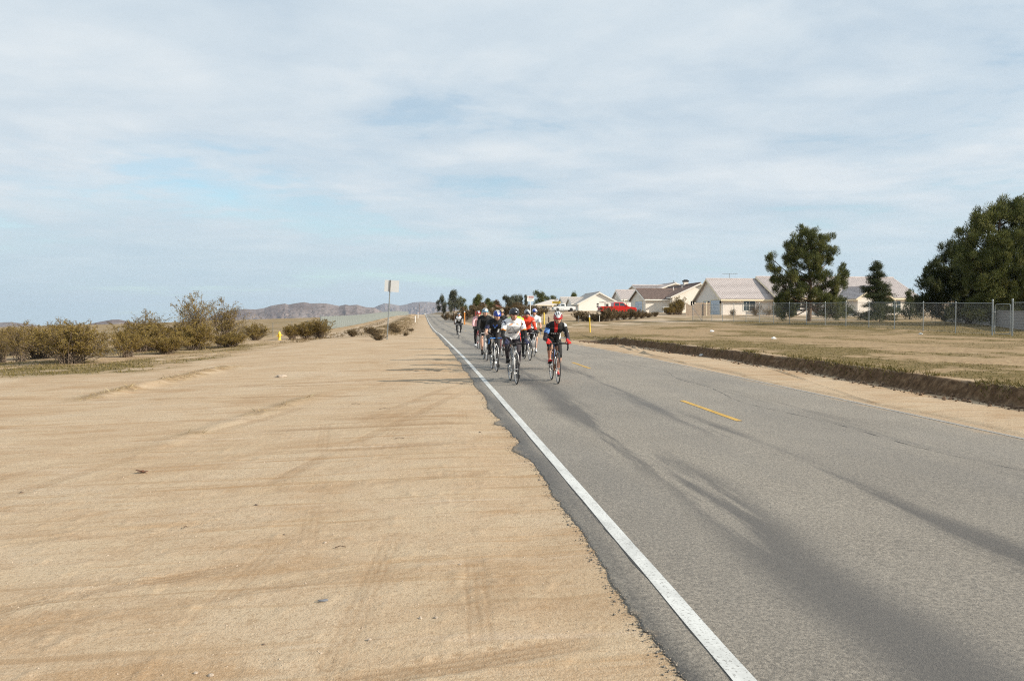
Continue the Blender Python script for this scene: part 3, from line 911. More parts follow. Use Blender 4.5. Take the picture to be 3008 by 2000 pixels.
def lobed_tree(name, loc, label, lobes, trunk_h, trunk_r, seed, dens=1.0, leaf=None, group=None, tuft=(0.30, 0.05), cat='tree', rz=0.0, up=0.7, bend=0.3, per=64, rr0=.40):
    """lobes: (x, z, rx, rz, y) ellipsoids filled with tufts carried by limbs from the trunk"""
    rg = np.random.default_rng(seed)
    leaf = leaf or pine_leaf
    t = empty(name, loc, rz, label, cat, group)
    tm = MB()
    zs = np.linspace(-0.3, trunk_h, 8)
    pts = [(bend * math.sin(z * .55) * (z > 0), bend * .6 * math.cos(z * .6 + seed) * (z > 0) - bend * .6 * math.cos(seed) * (z > 0), z) for z in zs]
    tm.tube(pts, [trunk_r * (1.15 - 0.95 * i / 7) for i in range(8)], 8)
    P = []; D = []; SH = []
    for (lx, lz, rx, rzz, ly) in lobes:
        c = np.array([lx, ly, lz]); ry_ = 0.5 * (rx + rzz)
        k = int(max(6, 11.0 * dens * (rx * rzz * ry_) ** 0.62))
        # limb from the trunk to the lobe
        zt = min(max(0.16 * trunk_h, lz - 0.55 * math.hypot(lx, ly) - 0.35 * rzz), trunk_h * 0.97)
        i0 = np.interp(zt, zs, np.arange(8)); a0 = Vector(pts[int(i0)]).lerp(Vector(pts[min(7, int(i0) + 1)]), i0 - int(i0))
        mid = a0.lerp(Vector(c), .55) + Vector((0, 0, -0.12 * math.hypot(lx, ly)))
        tm.tube([a0, mid, Vector(c)], [trunk_r * .34, trunk_r * .24, trunk_r * .12], 5)
        for j in range(k):
            d = sphere_dirs(1, rg)[0]; rr = rg.random() ** 0.42
            p = c + d * np.array([rx, ry_, rzz]) * rr
            if j % 2 == 0:
                tm.tube([Vector(c).lerp(mid, .3), Vector(p)], [trunk_r * .11, trunk_r * .035], 4, cap=False)
            out = p - np.array([0, 0, lz - rzz]); out = out / max(np.linalg.norm(out), 1e-3)
            n = int(per * (0.7 + 0.6 * rg.random()))
            r0 = rr0 * (0.6 + .8 * rg.random())
            q = sphere_dirs(n, rg) * (rg.random((n, 1)) ** .5) * r0
            q[:, 2] *= 1.25
            P.append(p + q)
            D.append(0.65 * q / r0 + 0.5 * out + np.array([0, 0, up]) + 0.45 * rg.normal(size=(n, 3)))
            SH.append(np.clip(0.45 + 0.22 * rg.normal() + 0.16 * rg.normal(size=n), 0, 1))
    P = np.concatenate(P); D = np.concatenate(D); SH = np.concatenate(SH)
    n = len(P)
    link('crown', blades(P, D, tuft[0] * (0.6 + .8 * rg.random(n)), tuft[1] * (0.6 + .8 * rg.random(n)), SH, 'crown', leaf, seed=seed), t)
    tm.build('trunk', bark, t, smooth=True)
    return t


def place(u, v, depth):
    """world point seen at heading u, height v, at that depth along the view"""
    x = (u - 1504.0) / 2284.0; z = -(v - 1000.0) / 2284.0
    cp, sp = math.cos(PITCH), math.sin(PITCH)
    y2 = cp + z * sp; z2 = -sp + z * cp
    X = x * math.cos(YAW) + y2 * math.sin(YAW); Y = -x * math.sin(YAW) + y2 * math.cos(YAW)
    k = depth / (X * math.sin(YAW) + Y * math.cos(YAW))
    return (X * k, Y * k, CAM_Z + z2 * k)


def at(u, v, dep):
    p = place(u, v, dep)
    return (p[0], p[1], gz(p[0], p[1]) - .05)


# big pine by the fence
L1 = [(-.1, 9.3, 1.5, 1.2, 0), (-.5, 8.3, 1.3, 1.2, .6), (.9, 8.7, 1.1, 1.2, -.3), (-1.9, 8.2, .8, 1.5, 0), (-2.1, 6.5, 1.1, 1.4, .3), (-.6, 6.8, 1.3, 1.3, -.8), (1.0, 6.7, 1.3, 1.3, .5), (1.3, 7.8, .9, 1.0, 0),
      (2.5, 8.0, .55, 1.5, 0), (2.5, 6.7, .5, .6, .3), (-4.35, 6.9, .42, .55, 0), (-4.2, 5.9, .45, .4, .2), (-3.4, 5.3, .7, .6, 0), (-3.7, 4.6, .6, .35, .4), (-2.4, 4.9, .9, .9, -.4), (-1.0, 4.9, 1.2, 1.0, .6),
      (.8, 5.2, 1.0, .9, -.5), (2.0, 4.9, .8, .6, .5), (3.8, 5.6, .6, 1.0, 0), (4.1, 4.6, .6, .9, .4), (3.1, 4.1, .9, .8, -.4), (-2.8, 3.5, 1.1, .8, .2), (-1.1, 3.5, 1.2, .7, -1.0), (1.0, 3.6, 1.2, .7, .9), (2.8, 3.0, 1.2, .8, 0),
      (-2.6, 2.5, .9, .55, .5), (-1.3, 2.4, .8, .5, .9), (1.4, 2.5, .9, .5, -.8), (3.3, 2.2, .9, .6, .4), (2.9, 1.3, 1.1, .5, .2), (1.6, 1.1, .8, .5, .6), (3.6, .8, .7, .5, 0), (-.2, 4.2, 1.0, .8, 1.0), (.2, 5.8, 1.0, .9, -.4), (-1.9, 3.0, 1.0, .6, -.8), (.3, 2.9, 1.0, .5, -1.0), (2.0, 3.9, .9, .7, .6), (-3.2, 4.1, .8, .5, 0), (-.8, 7.7, 1.0, 1.0, .5), (-2.9, 1.5, 1.0, .6, .3), (-1.7, 1.3, .9, .6, -.3), (.5, 1.6, .9, .5, .9), (2.2, 1.9, 1.1, .6, -.5), (-2.2, .7, .8, .4, .2), (2.6, .6, .9, .4, .3), (-3.0, 2.4, .8, .5, 0), (1.2, 2.0, .8, .5, 0)]
lobed_tree('pine_tree', at(2375, 937, 85), 'tall rounded green pine with a lone limb reaching left, behind the chain link fence', L1, 9.2, 0.24, 11, 1.5, per=170, tuft=(.25, .042), rr0=.33)
# the dark mass of pines at the right border
L2 = [(-3.6, 3.4, 1.3, 1.4, 0), (-2.6, 5.0, 1.3, 1.3, .2), (-1.3, 6.2, 1.3, 1.2, 0), (-3.0, 1.8, 1.4, 1.0, .4), (-1.2, 3.9, 1.6, 1.5, -.8), (-1.0, 1.8, 1.6, 1.0, -.6), (.4, 5.0, 1.6, 1.6, .4), (.6, 2.6, 1.6, 1.4, -.8),
      (-.2, 7.2, .8, .8, 0), (1.8, 3.8, 1.5, 1.6, .8), (1.8, 1.6, 1.5, 1.0, -.2), (-4.2, 2.3, .8, .8, 0), (2.6, 5.6, 1.3, 1.3, 0), (-2.2, 3.2, 1.3, 1.2, -.7), (-2.0, .9, 1.4, .6, -.5), (.6, .9, 1.4, .6, -.8), (3.0, 2.6, 1.3, 1.3, 0)]
lobed_tree('pine_tree', at(2842, 945, 70), 'dark lower pine on the left flank of the right border clump', L2, 6.4, 0.22, 12, 1.5, leaf=dark_leaf, per=200, tuft=(.27, .05))
L3 = [(-2.9, 7.6, 1.0, 1.0, 0), (-2.2, 8.9, .9, .8, 0), (-1.2, 9.0, 1.2, 1.2, .3), (.4, 9.9, 1.3, 1.2, 0), (1.9, 10.1, 1.3, 1.1, .5), (-3.2, 5.9, 1.1, 1.2, -.4), (-2.4, 4.2, 1.4, 1.4, -.9), (-1.0, 6.9, 1.6, 1.5, -1.0), (1.0, 7.8, 1.8, 1.6, -.7),
      (2.9, 8.5, 1.6, 1.4, 0), (-1.3, 2.6, 1.6, 1.2, -1.2), (.8, 5.0, 1.8, 1.6, -1.4), (2.8, 6.2, 1.7, 1.6, -1.0), (.9, 2.6, 1.7, 1.3, -1.5), (2.8, 3.4, 1.8, 1.6, -1.2), (4.3, 9.0, 1.5, 1.3, 0), (4.6, 6.4, 1.7, 1.7, -.5),
      (4.6, 3.6, 1.8, 1.7, -.6), (-.2, 3.9, 1.7, 1.3, -1.3), (1.6, 6.4, 1.6, 1.4, -1.2), (4.4, 1.4, 1.5, .9, -.8), (-1.6, 5.4, 1.4, 1.2, -1.1), (6.3, 2.0, 1.5, 1.2, 0), (-1.2, .9, 1.3, .6, -1), (2.0, 9.0, 1.4, 1.0, -.6), (3.0, 1.3, 1.6, .9, -1.2), (-2.6, 1.6, 1.3, .9, -.8), (0.5, 1.1, 1.6, .7, -1.3), (6.2, 7.6, 1.5, 1.8, 0), (6.2, 4.6, 1.6, 1.8, 0)]
rt_ = lobed_tree('pine_tree', at(2940, 950, 62), 'tallest broad pine filling the right border behind the gate', L3, 10.0, 0.30, 13, 1.7, per=200, tuft=(.25, .045))
rt_.scale = (1.0, 1.0, .92)
# dark evergreen mounds against the long house
L4 = [(0, 1.4, 1.1, 1.2, 0), (-.3, 2.5, .8, .9, 0), (.5, 2.9, .7, .7, .2), (.9, 1.2, .9, 1.0, -.2), (-.9, .8, .7, .7, 0)]
lobed_tree('evergreen_shrub', at(2303, 925, 106), 'tall dark evergreen shrub against the long house left of the big pine', L4, 2.4, 0.12, 14, 2.2, leaf=dark_leaf, cat='shrub', tuft=(.28, .07))
L5 = [(0, 1.0, 1.0, .9, 0), (.5, 1.9, .8, .7, .2), (-.6, 1.5, .7, .7, 0), (1.2, .7, .7, .6, 0)]
lobed_tree('evergreen_shrub', at(2466, 928, 103), 'rounded dark evergreen shrub right of the big pine trunk', L5, 1.9, 0.10, 15, 2.2, leaf=dark_leaf, cat='shrub', tuft=(.28, .07))
L6 = [(0, 2.9, .45, .7, 0), (-.2, 2.0, .75, .7, .1), (.3, 1.3, .9, .7, 0), (-.4, .7, .9, .6, 0), (.9, .8, .7, .6, 0)]
lobed_tree('pine_tree', at(2671, 924, 98), 'small spiky dark pine between the tiered conifer and the border pines', L6, 3.4, 0.09, 16, 1.9, leaf=dark_leaf, tuft=(.30, .06))
L7 = [(0, .45, .5, .45, 0), (0, .95, .35, .4, 0), (0, 1.4, .18, .3, 0)]
lobed_tree('evergreen_shrub', at(2583, 940, 78), 'small cone shaped dark shrub on the lawn before the tiered conifer', L7, 1.3, 0.05, 17, 3.2, leaf=dark_leaf, cat='shrub', tuft=(.2, .04))
L8 = [(0, .55, .55, .5, 0), (.4, .95, .4, .35, 0), (-.35, .8, .35, .35, 0)]
lobed_tree('flowering_shrub', at(2220, 925, 110), 'dark reddish shrub below the two pane window', L8, .8, 0.05, 18, 2.5, leaf=brown_leaf, cat='shrub', tuft=(.16, .05))
lobed_tree('flowering_shrub', at(2151, 924, 111), 'tiny leafy plant at the foot of the blank cream wall', [(0, .3, .3, .25, 0), (.15, .5, .2, .2, 0)], .4, 0.03, 19, 2.5, leaf=brown_leaf, cat='shrub', tuft=(.14, .05))
lobed_tree('flowering_shrub', at(2250, 925, 110), 'bare grey twiggy shrub between window and tall evergreen', [(0, .5, .6, .4, 0), (.5, .6, .4, .4, 0)], .6, 0.04, 20, .8, leaf=brown_leaf, cat='shrub', tuft=(.22, .03))

# tiered conifer
def tiered(name, loc, label, H, R, seed):
    rg = np.random.default_rng(seed)
    t = empty(name, loc, 0, label, 'tree')
    tm = MB(); tm.tube([(0, 0, -.2), (.03, 0, H * .5), (0, 0, H)], [.13, .08, .015], 7)
    P = []; D = []; SH = []
    for k in range(96):
        f = ((k + rg.random()) / 96) ** 1.25
        tier = round(f * 9) / 9 * .22 + f * .78
        z = .45 + (H - .7) * tier ** 1.05
        r = R * (1 - z / H) ** .9 + .12
        a = rg.random() * 6.283; rr = r * (.45 + .65 * rg.random())
        dz = (.02 + .16 * rg.normal()) * rr
        tip = Vector((rr * math.cos(a), rr * math.sin(a), z + dz))
        tm.tube([(0, 0, z - .08), tip * .55 + Vector((0, 0, z * .45 + .04)), tip], [.035, .025, .008], 4, cap=False)
        for c in range(max(2, int(3 + rr * 4))):
            s = (c + .6) / (3 + rr * 4); s = min(1.0, s + .12 * rg.normal())
            off = .30 * rg.normal() * (1 - .5 * s)
            cc = np.array([rr * s * math.cos(a) - off * math.sin(a), rr * s * math.sin(a) + off * math.cos(a), z + dz * s + .05 * rg.normal()])
            n = 60
            q = rg.normal(size=(n, 3)) * np.array([.19, .19, .11])
            P.append(cc + q); D.append(np.stack([math.cos(a) + .8 * rg.normal(size=n), math.sin(a) + .8 * rg.normal(size=n), .35 + .5 * rg.normal(size=n)], -1))
            SH.append(np.clip(.42 + .15 * rg.normal() + .2 * rg.normal(size=n), 0, 1))
    P = np.concatenate(P); D = np.concatenate(D); SH = np.concatenate(SH); n = len(P)
    link('crown', blades(P, D, .17 * (0.6 + .8 * rg.random(n)), .05 * (.6 + .8 * rg.random(n)), SH, 'crown', dark_leaf, seed=seed), t)
    tm.build('trunk', bark, t)
    return t


tiered('conifer_tree', at(2573, 931, 93), 'slender dark conifer with flat tiered branches in front of the long house', 7.2, 3.2, 41)

# eucalyptus and pines along the road far off
def rlobes(rg, H, W, n, z0=.25):
    out = []
    for i in range(n):
        z = H * (z0 + (1 - z0) * (i + .5) / n); w = W * math.sin(math.pi * min(.97, .18 + .75 * (i + .5) / n)) ** .7
        out.append((w * .55 * rg.normal(), z, .45 * W * (.6 + .5 * rg.random()), .11 * H + .25 * rg.random(), .5 * rg.normal()))
    return out


rgt = np.random.default_rng(77)
FAR_TREES = [  # u, top v, base v, depth, width px, leaf, label
    (1301, 873, 921, 250, 20, grey_leaf, 'left thin grey green eucalyptus of the roadside trio'),
    (1333, 856, 921, 245, 30, grey_leaf, 'tallest grey eucalyptus with see-through crown by the far road'),
    (1357, 877, 921, 248, 20, pine_leaf, 'short green pine right behind the tall eucalyptus'),
    (1404, 868, 916, 235, 34, pine_leaf, 'round topped green pine standing alone beyond the riders'),
    (1438, 881, 916, 230, 16, pine_leaf, 'small pointed pine left of the red roofed house'),
    (1458, 886, 910, 262, 20, brown_leaf, 'bare pinkish tree above the red roof'),
    (1488, 873, 915, 225, 30, grey_leaf, 'broad grey green tree right of the red roofed house'),
    (1513, 871, 912, 228, 20, grey_leaf, 'rounded grey green tree behind the neon rider'),
    (1531, 868, 905, 300, 9, grey_leaf, 'thin young tree left of the white and red sign board'),
    (1544, 869, 905, 300, 7, grey_leaf, 'thinner sapling touching the white and red sign board'),
    (1582, 859, 908, 240, 34, pine_leaf, 'full dark green pine beside the hip roofed house'),
    (1618, 872, 890, 290, 18, pine_leaf, 'pine top peeping over the hip roof ridge'),
    (1686, 863, 895, 270, 22, pine_leaf, 'pine top above the white house ridge')]


for i, (u, vt, vb, dep, wpx, lf, lab) in enumerate(FAR_TREES):
    p = place(u, vb, dep); g = gz(p[0], p[1]); top = place(u, vt, dep)[2]
    H = top - g; W = wpx * dep / 2284.0
    lobed_tree('eucalyptus_tree' if lf is grey_leaf else 'pine_tree' if lf is pine_leaf else 'bare_tree', (p[0], p[1], g), lab,
               rlobes(rgt, H * .97, W * .62, 9 if wpx > 12 else 6, .18 if lf is pine_leaf else .25), H * .95, 0.02 * H + .03, 100 + i, 1.5, leaf=lf, group='far roadside trees', tuft=(.30, .11), bend=.15, per=80, up=.15, rr0=.62)

# creosote and brush
def bush_mesh(seed, H, W, nst, leafn, lsz, leaf, flop=.55):
    rg = np.random.default_rng(seed)
    st = MB(); P = []; D = []; SH = []
    ncl = 7
    cla = rg.random(ncl) * 6.283; clh = .45 + .55 * rg.random(ncl); cll = .35 + .65 * rg.random(ncl)
    for i in range(nst):
        c = i % ncl
        a = cla[c] + .38 * rg.normal(); tall = min(1, max(0, clh[c] + .22 * rg.normal() - .15))
        lean = min(1.1, max(.08, cll[c] + .2 * rg.normal())) * (1 - .45 * tall)
        h = H * (.30 + .70 * tall); r = W * .5 * lean * 1.3
        b = Vector((.12 * W * rg.normal() * .5, .12 * W * rg.normal() * .5, -.05))
        m = Vector((r * .45 * math.cos(a), r * .45 * math.sin(a), h * .55)) + b
        e = Vector((r * math.cos(a) + .08 * rg.normal(), r * math.sin(a) + .08 * rg.normal(), h)) + b
        st.tube([b, m, e], [.016, .011, .004], 4, cap=False)
        nb = 6
        for j in range(nb):
            f = .35 + .62 * rg.random()
            q = b.lerp(m, f / .55) if f < .55 else m.lerp(e, (f - .55) / .45)
            d = Vector((rg.normal(), rg.normal(), .9 + .5 * rg.random())).normalized()
            L = (.18 + .22 * rg.random()) * H * (.55 if tall > .6 else 1)
            st.tube([q, q + d * L], [.006, .003], 3, cap=False)
            n = leafn
            s = rg.random(n) ** .7
            base = np.array(q)[None] + np.array(d)[None] * (L * s)[:, None] + rg.normal(size=(n, 3)) * .055 * (1 if tall < .6 else .5)
            P.append(base); D.append(rg.normal(size=(n, 3)) + np.array([0, 0, .5])); SH.append(np.clip(.45 + .2 * rg.normal() + .2 * rg.normal(size=n), 0, 1))
    P = np.concatenate(P); D = np.concatenate(D); SH = np.concatenate(SH); n = len(P)
    lm = blades(P, D, lsz * (.7 + .8 * rg.random(n)), lsz * .55 * (.7 + .8 * rg.random(n)), SH, 'foliage', leaf, True, seed)
    return lm, st.mesh('stems', bark_grey, fixn=False)


CREO = [bush_mesh(201, 2.0, 2.8, 100, 40, .058, creo_leaf), bush_mesh(202, 2.6, 2.6, 100, 38, .058, creo_leaf), bush_mesh(203, 1.6, 2.8, 100, 40, .054, creo_leaf), bush_mesh(204, 3.2, 2.6, 44, 23, .058, creo_leaf), bush_mesh(205, 2.2, 3.4, 110, 36, .056, creo_leaf), bush_mesh(206, 1.9, 2.2, 80, 36, .054, creo_leaf)]
BRUSH = [bush_mesh(211, 1.0, 1.6, 46, 20, .07, brown_leaf), bush_mesh(212, 1.5, 2.0, 46, 24, .09, brown_leaf), bush_mesh(213, .6, 1.1, 40, 14, .05, brown_leaf), bush_mesh(214, 2.2, 3.0, 46, 26, .12, brown_leaf)]


def bush(name, kit, x, y, s, rz, label, group, sz=None, cat='bush'):
    t = empty(name, (x, y, gz(x, y)), rz, label, cat, group)
    hsh = math.sin(x * 12.9 + y * 7.7)
    t.scale = (s * (1 + .18 * hsh), s * (1 - .1 * hsh), (sz or s) * (1 + .12 * math.cos(x * 5.1 + y)))
    t.rotation_euler = (.07 * math.cos(y * 3.3), .08 * hsh, rz)
    link('foliage', kit[0], t); link('stems', kit[1], t)
    return t


LB = [  # the creosote on the left, from the left border towards the hydrant
    (-20.0, 37.5, 1, 0.79, 'creosote bush at the left border, cut by the frame'),
    (-18.6, 40.4, 0, 0.87, 'wide creosote bush second from the left border'),
    (-17.6, 36.6, 3, 0.75, 'tall sparse creosote stems rising third from the left border'),
    (-16.4, 38.6, 1, 0.70, 'upright creosote fourth from the left border'),
    (-14.4, 33.9, 2, 0.83, 'front creosote bush standing on the green patch nearest the camera'),
    (-14.0, 39.0, 0, 0.67, 'brown creosote just behind the front bush'),
    (-13.0, 41.5, 2, 0.63, 'low creosote in the gap between the two big clumps'),
    (-15.6, 44.9, 0, 0.94, 'creosote with grey bare stems at the left of the tall clump'),
    (-14.4, 46.9, 1, 0.89, 'golden olive creosote in the middle of the tall clump'),
    (-12.9, 46.0, 0, 0.77, 'dense golden creosote low at the front of the tall clump'),
    (-13.6, 49.0, 3, 1.22, 'tallest creosote sending feathery stems above the clump'),
    (-12.4, 50.2, 3, 1.00, 'feathery creosote at the right shoulder of the tall clump'),
    (-11.4, 48.4, 2, 0.73, 'thin drooping creosote at the right end of the tall clump'),
    (-15.1, 73.2, 0, 0.85, 'rounded creosote just left of the yellow hydrant'),
    (-12.0, 74.4, 1, 0.75, 'fan shaped creosote just right of the yellow hydrant'),
    (-10.8, 75.2, 0, 0.81, 'second creosote right of the hydrant'),
    (-9.7, 76.0, 2, 0.92, 'last creosote of the hydrant row, in front of the slatted fence'),
    (-19.2, 38.2, 3, 0.64, 'thin feathery stems above the left border bushes'), (-15.8, 36.4, 3, 0.61, 'thin feathery stems right of the front creosote group'), (-16.0, 47.6, 3, 0.95, 'feathery creosote at the left shoulder of the tall clump'),
    (-22.5, 46.0, 1, 0.82, 'creosote behind the left border group'),
    (-17.9, 55.0, 0, 0.82, 'creosote seen low in the gap behind the left clumps')]
for i, (x, y, k, s, lab) in enumerate(LB):
    k = k if k == 3 else (k, 4, 5)[i % 3]
    cb = bush('creosote_bush', CREO[k], x, y, s, i * 1.7, lab, 'creosote bushes left of the dirt')
    if k == 3: cb.scale = (cb.scale[0], cb.scale[1], cb.scale[2] * .90)
    if k != 3: cb.scale = (cb.scale[0] * 1.22, cb.scale[1] * 1.22, cb.scale[2] * .88)

wd = [(-3.6, 62.0, 2, 1.0, 'low brown weed clump between the leaning sign and the hydrant row'), (-5.5, 63.5, 0, .7, 'wide brown dry weed clump left of the leaning sign'), (-4.6, 68.5, 0, .6, 'dry weed clump on the verge mound left of the sign'),
      (-2.9, 82.0, 2, 1.2, 'dry weeds on the verge mound behind the leaning sign'), (-3.4, 96.0, 0, .7, 'dry weeds below the white marker post'), (-2.4, 73.0, 2, .9, 'rusty weed clump on the sandy verge'),
      (-2.75, 50.6, 2, .75, 'dark tumbleweed lodged against the foot of the leaning sign'), (-1.3, 60.4, 2, .55, 'small dark tumbleweed on the verge right of the sign'), (-1.2, 86.0, 2, .6, 'small rusty weed close to the road edge')]
for i, (x, y, k, s, lab) in enumerate(wd):
    bush('dry_weed', BRUSH[k], x, y, s, i * 2.1, lab, 'dry weeds on the left verge', cat='weed')

RB = [  # brush right of the road, from far left to the red pickup
    (1310, 926, 190, 3, 0.76), (1332, 926, 180, 3, 0.89), (1352, 927, 175, 3, 0.96), (1372, 926, 170, 3, 1.12), (1392, 926, 165, 1, 1.43), (1408, 925, 190, 3, 1.45), (1424, 924, 185, 3, 0.77), (1446, 926, 160, 1, 0.93),
    (1462, 925, 165, 3, 0.90), (1484, 927, 150, 1, 1.09), (1502, 926, 150, 3, 1.20), (1522, 930, 130, 3, 0.69), (1538, 928, 140, 3, 1.05), (1552, 933, 118, 1, 1.03), (1570, 931, 125, 3, 0.85), (1588, 930, 130, 1, 1.15), (1604, 926, 150, 1, 0.70),
    (1642, 925, 200, 1, 1.00), (1696, 934, 100, 1, 0.83), (1712, 935, 98, 1, 0.86), (1730, 936, 96, 0, 1.01), (1748, 935, 97, 0, 1.13), (1764, 936, 95, 0, 1.05), (1782, 936, 95, 1, 1.01), (1798, 936, 96, 1, 0.81), (1815, 934, 98, 1, 0.76), (1834, 933, 99, 0, 1.05), (1850, 932, 100, 1, 0.76), (1868, 931, 100, 1, 0.85), (1886, 930, 102, 0, 0.94), (1905, 930, 104, 0, 0.79), (1925, 929, 106, 0, 0.65)]
where = ['by the far eucalyptus trio', 'under the tall eucalyptus', 'beside the far road bend', 'below the lone round pine', 'behind the lone rider', 'left of the red roofed house', 'in front of the red roofed house', 'behind the pink sleeved rider',
         'right of the red roofed house', 'behind the blue and white helmet', 'behind the goateed rider', 'behind the black helmet', 'under the white and red sign board', 'left of the red jacket rider', 'behind the red jacket rider', 'left of the thin yellow post', 'right of the thin yellow post',
         'under the yellow street name sign', 'left of the white house gable', 'below the white house gable', 'left of the red pickup tail', 'below the red pickup tail', 'under the red pickup bed', 'covering the red pickup rear wheel', 'under the red pickup cab', 'under the red pickup front door', 'covering the red pickup front wheel', 'right of the red pickup nose', 'before the brown roofed garage', 'at the corner of the brown roofed house', 'before the white utility box', 'right of the white utility box']
for i, ((u, v, d, k, s), wh) in enumerate(zip(RB, where)):
    p = place(u, v, d)
    bush('brown_brush', BRUSH[k], p[0], p[1], s, i * 1.3, 'brown desert bush ' + wh, 'brown brush right of the road', cat='bush')
for u, v, d, k, s, lab in [(1985, 925, 118, 0, .95, 'leafy olive shrub left of the wooden fence'), (1998, 926, 116, 1, .9, 'tall olive shrub touching the wooden fence end'), (1968, 927, 115, 2, .9, 'low olive shrub beside the white utility box')]:
    p = place(u, v, d)
    bush('olive_shrub', CREO[k], p[0], p[1], s, u, lab, 'olive shrubs by the wooden fence', cat='shrub')

# low growth that nobody could count
def scatter_blades(name, n, cover, xr, yr, thr, h, w, leaf, seed, label, cat, lean=.5):
    rg = np.random.default_rng(seed)
    x = rg.uniform(*xr, n * 3); y = yr[0] * (yr[1] / yr[0]) ** rg.random(n * 3)
    c = cover(x, y); ok = rg.random(n * 3) < np.clip((c - thr) / (1 - thr), 0, 1)
    x, y = x[ok][:n], y[ok][:n]
    z = ground_z(x, y) - .01
    P = np.stack([x, y, z], -1); m = len(P)
    D = np.stack([lean * rg.normal(size=m), lean * rg.normal(size=m), np.ones(m)], -1)
    sc = .55 + .9 * rg.random(m) ** 2
    return tag(link(name, blades(P, D, h * sc, w * sc, np.clip(.5 + .28 * rg.normal(size=m), 0, 1), name, leaf, seed=seed)), label, cat, kind='stuff')


scatter_blades('grass', 52000, grass_cover, (9.6, 31.5), (11, 75), .30, .034, .022, green_leaf, 301, 'short green grass growing in strips over the field right of the bank', 'grass')
scatter_blades('lawn_grass', 22000, grass_cover, (31.0, 48), (30, 78), .25, .075, .03, green_leaf, 302, 'rough lawn grass and weeds along the chain link fence', 'grass')
scatter_blades('weeds_ground_cover', 22000, grass_cover, (-26, -7), (23, 62), .25, .075, .025, green_leaf, 303, 'green ground cover under the creosote on the left', 'grass')
scatter_blades('verge_weeds', 14000, dry_cover, (-10, 1), (56, 220), .3, .20, .04, brown_leaf, 304, 'dry weeds covering the raised left verge', 'weeds')
scatter_blades('straw_litter', 17000, dry_cover, (-24, -1.5), (10, 62), .25, .11, .016, straw_leaf, 305, 'dry straw scattered on the left dirt and under bushes', 'straw', 1.6)

def edge_cover(x, y):
    be = bank_edge(y)
    return np.exp(-((x - be - .12) / .22) ** 2) * sstep(46, 40, y) * sstep(.36, .5, fbm(x, y, 1.1, 3, 5, 9))


scatter_blades('bank_grass', 15000, edge_cover, (9.3, 11.2), (10, 46), .1, .10, .022, green_leaf, 306, 'ragged grass fringe overhanging the cut bank', 'grass', .8)
rg = np.random.default_rng(66); n = 900
y = 10.5 * (45 / 10.5) ** rg.random(n); x = bank_edge(y) - .22 - .45 * rg.random(n) ** 2
z = ground_z(x, y); r = .012 + .045 * rg.random(n) ** 3
T8 = np.array([(1, 0, 0), (-1, 0, 0), (0, 1, 0), (0, -1, 0), (0, 0, .8), (0, 0, -.8)])
F8 = np.array([(0, 2, 4), (2, 1, 4), (1, 3, 4), (3, 0, 4), (2, 0, 5), (1, 2, 5), (3, 1, 5), (0, 3, 5)])
v = (np.stack([x, y, z + r * .3], -1)[:, None, :] + T8[None] * r[:, None, None] * (.7 + .6 * rg.random((n, 6, 1)))).reshape(-1, 3)
f = (F8[None] + (np.arange(n) * 6)[:, None, None]).reshape(-1, 3)
clod_m = mat('loam_clods', (.15, .095, .058), .95, .4, 12)
tag(link('earth_clods', np_mesh('earth_clods', v, f, [clod_m])), 'brown clods of earth fallen at the foot of the cut bank', 'earth', kind='stuff')
# crumbs of asphalt along the broken left edge of the road
rg = np.random.default_rng(67); n = 2600
y = 2.8 * (26 / 2.8) ** rg.random(n); x = np.interp(y, ry, xl) + .02 - .09 * rg.random(n) ** 3 + .008 * rg.normal(size=n)
z = ground_z(x, y); r = .003 + .007 * rg.random(n) ** 3
z = np.where(x > np.interp(y, ry, xl), np.maximum(z, zroad(y) - .012), z)
v = (np.stack([x, y, z + r * .4], -1)[:, None, :] + T8[None] * r[:, None, None] * (.6 + .8 * rg.random((n, 6, 1)))).reshape(-1, 3)
f = (F8[None] + (np.arange(n) * 6)[:, None, None]).reshape(-1, 3)
crumb_m = mat('asphalt_crumbs', (.17, .15, .125), .9, .5, 30)
tag(link('asphalt_crumbs', np_mesh('asphalt_crumbs', v, f, [crumb_m])), 'loose dark asphalt crumbs along the broken left road edge', 'rubble', kind='stuff')

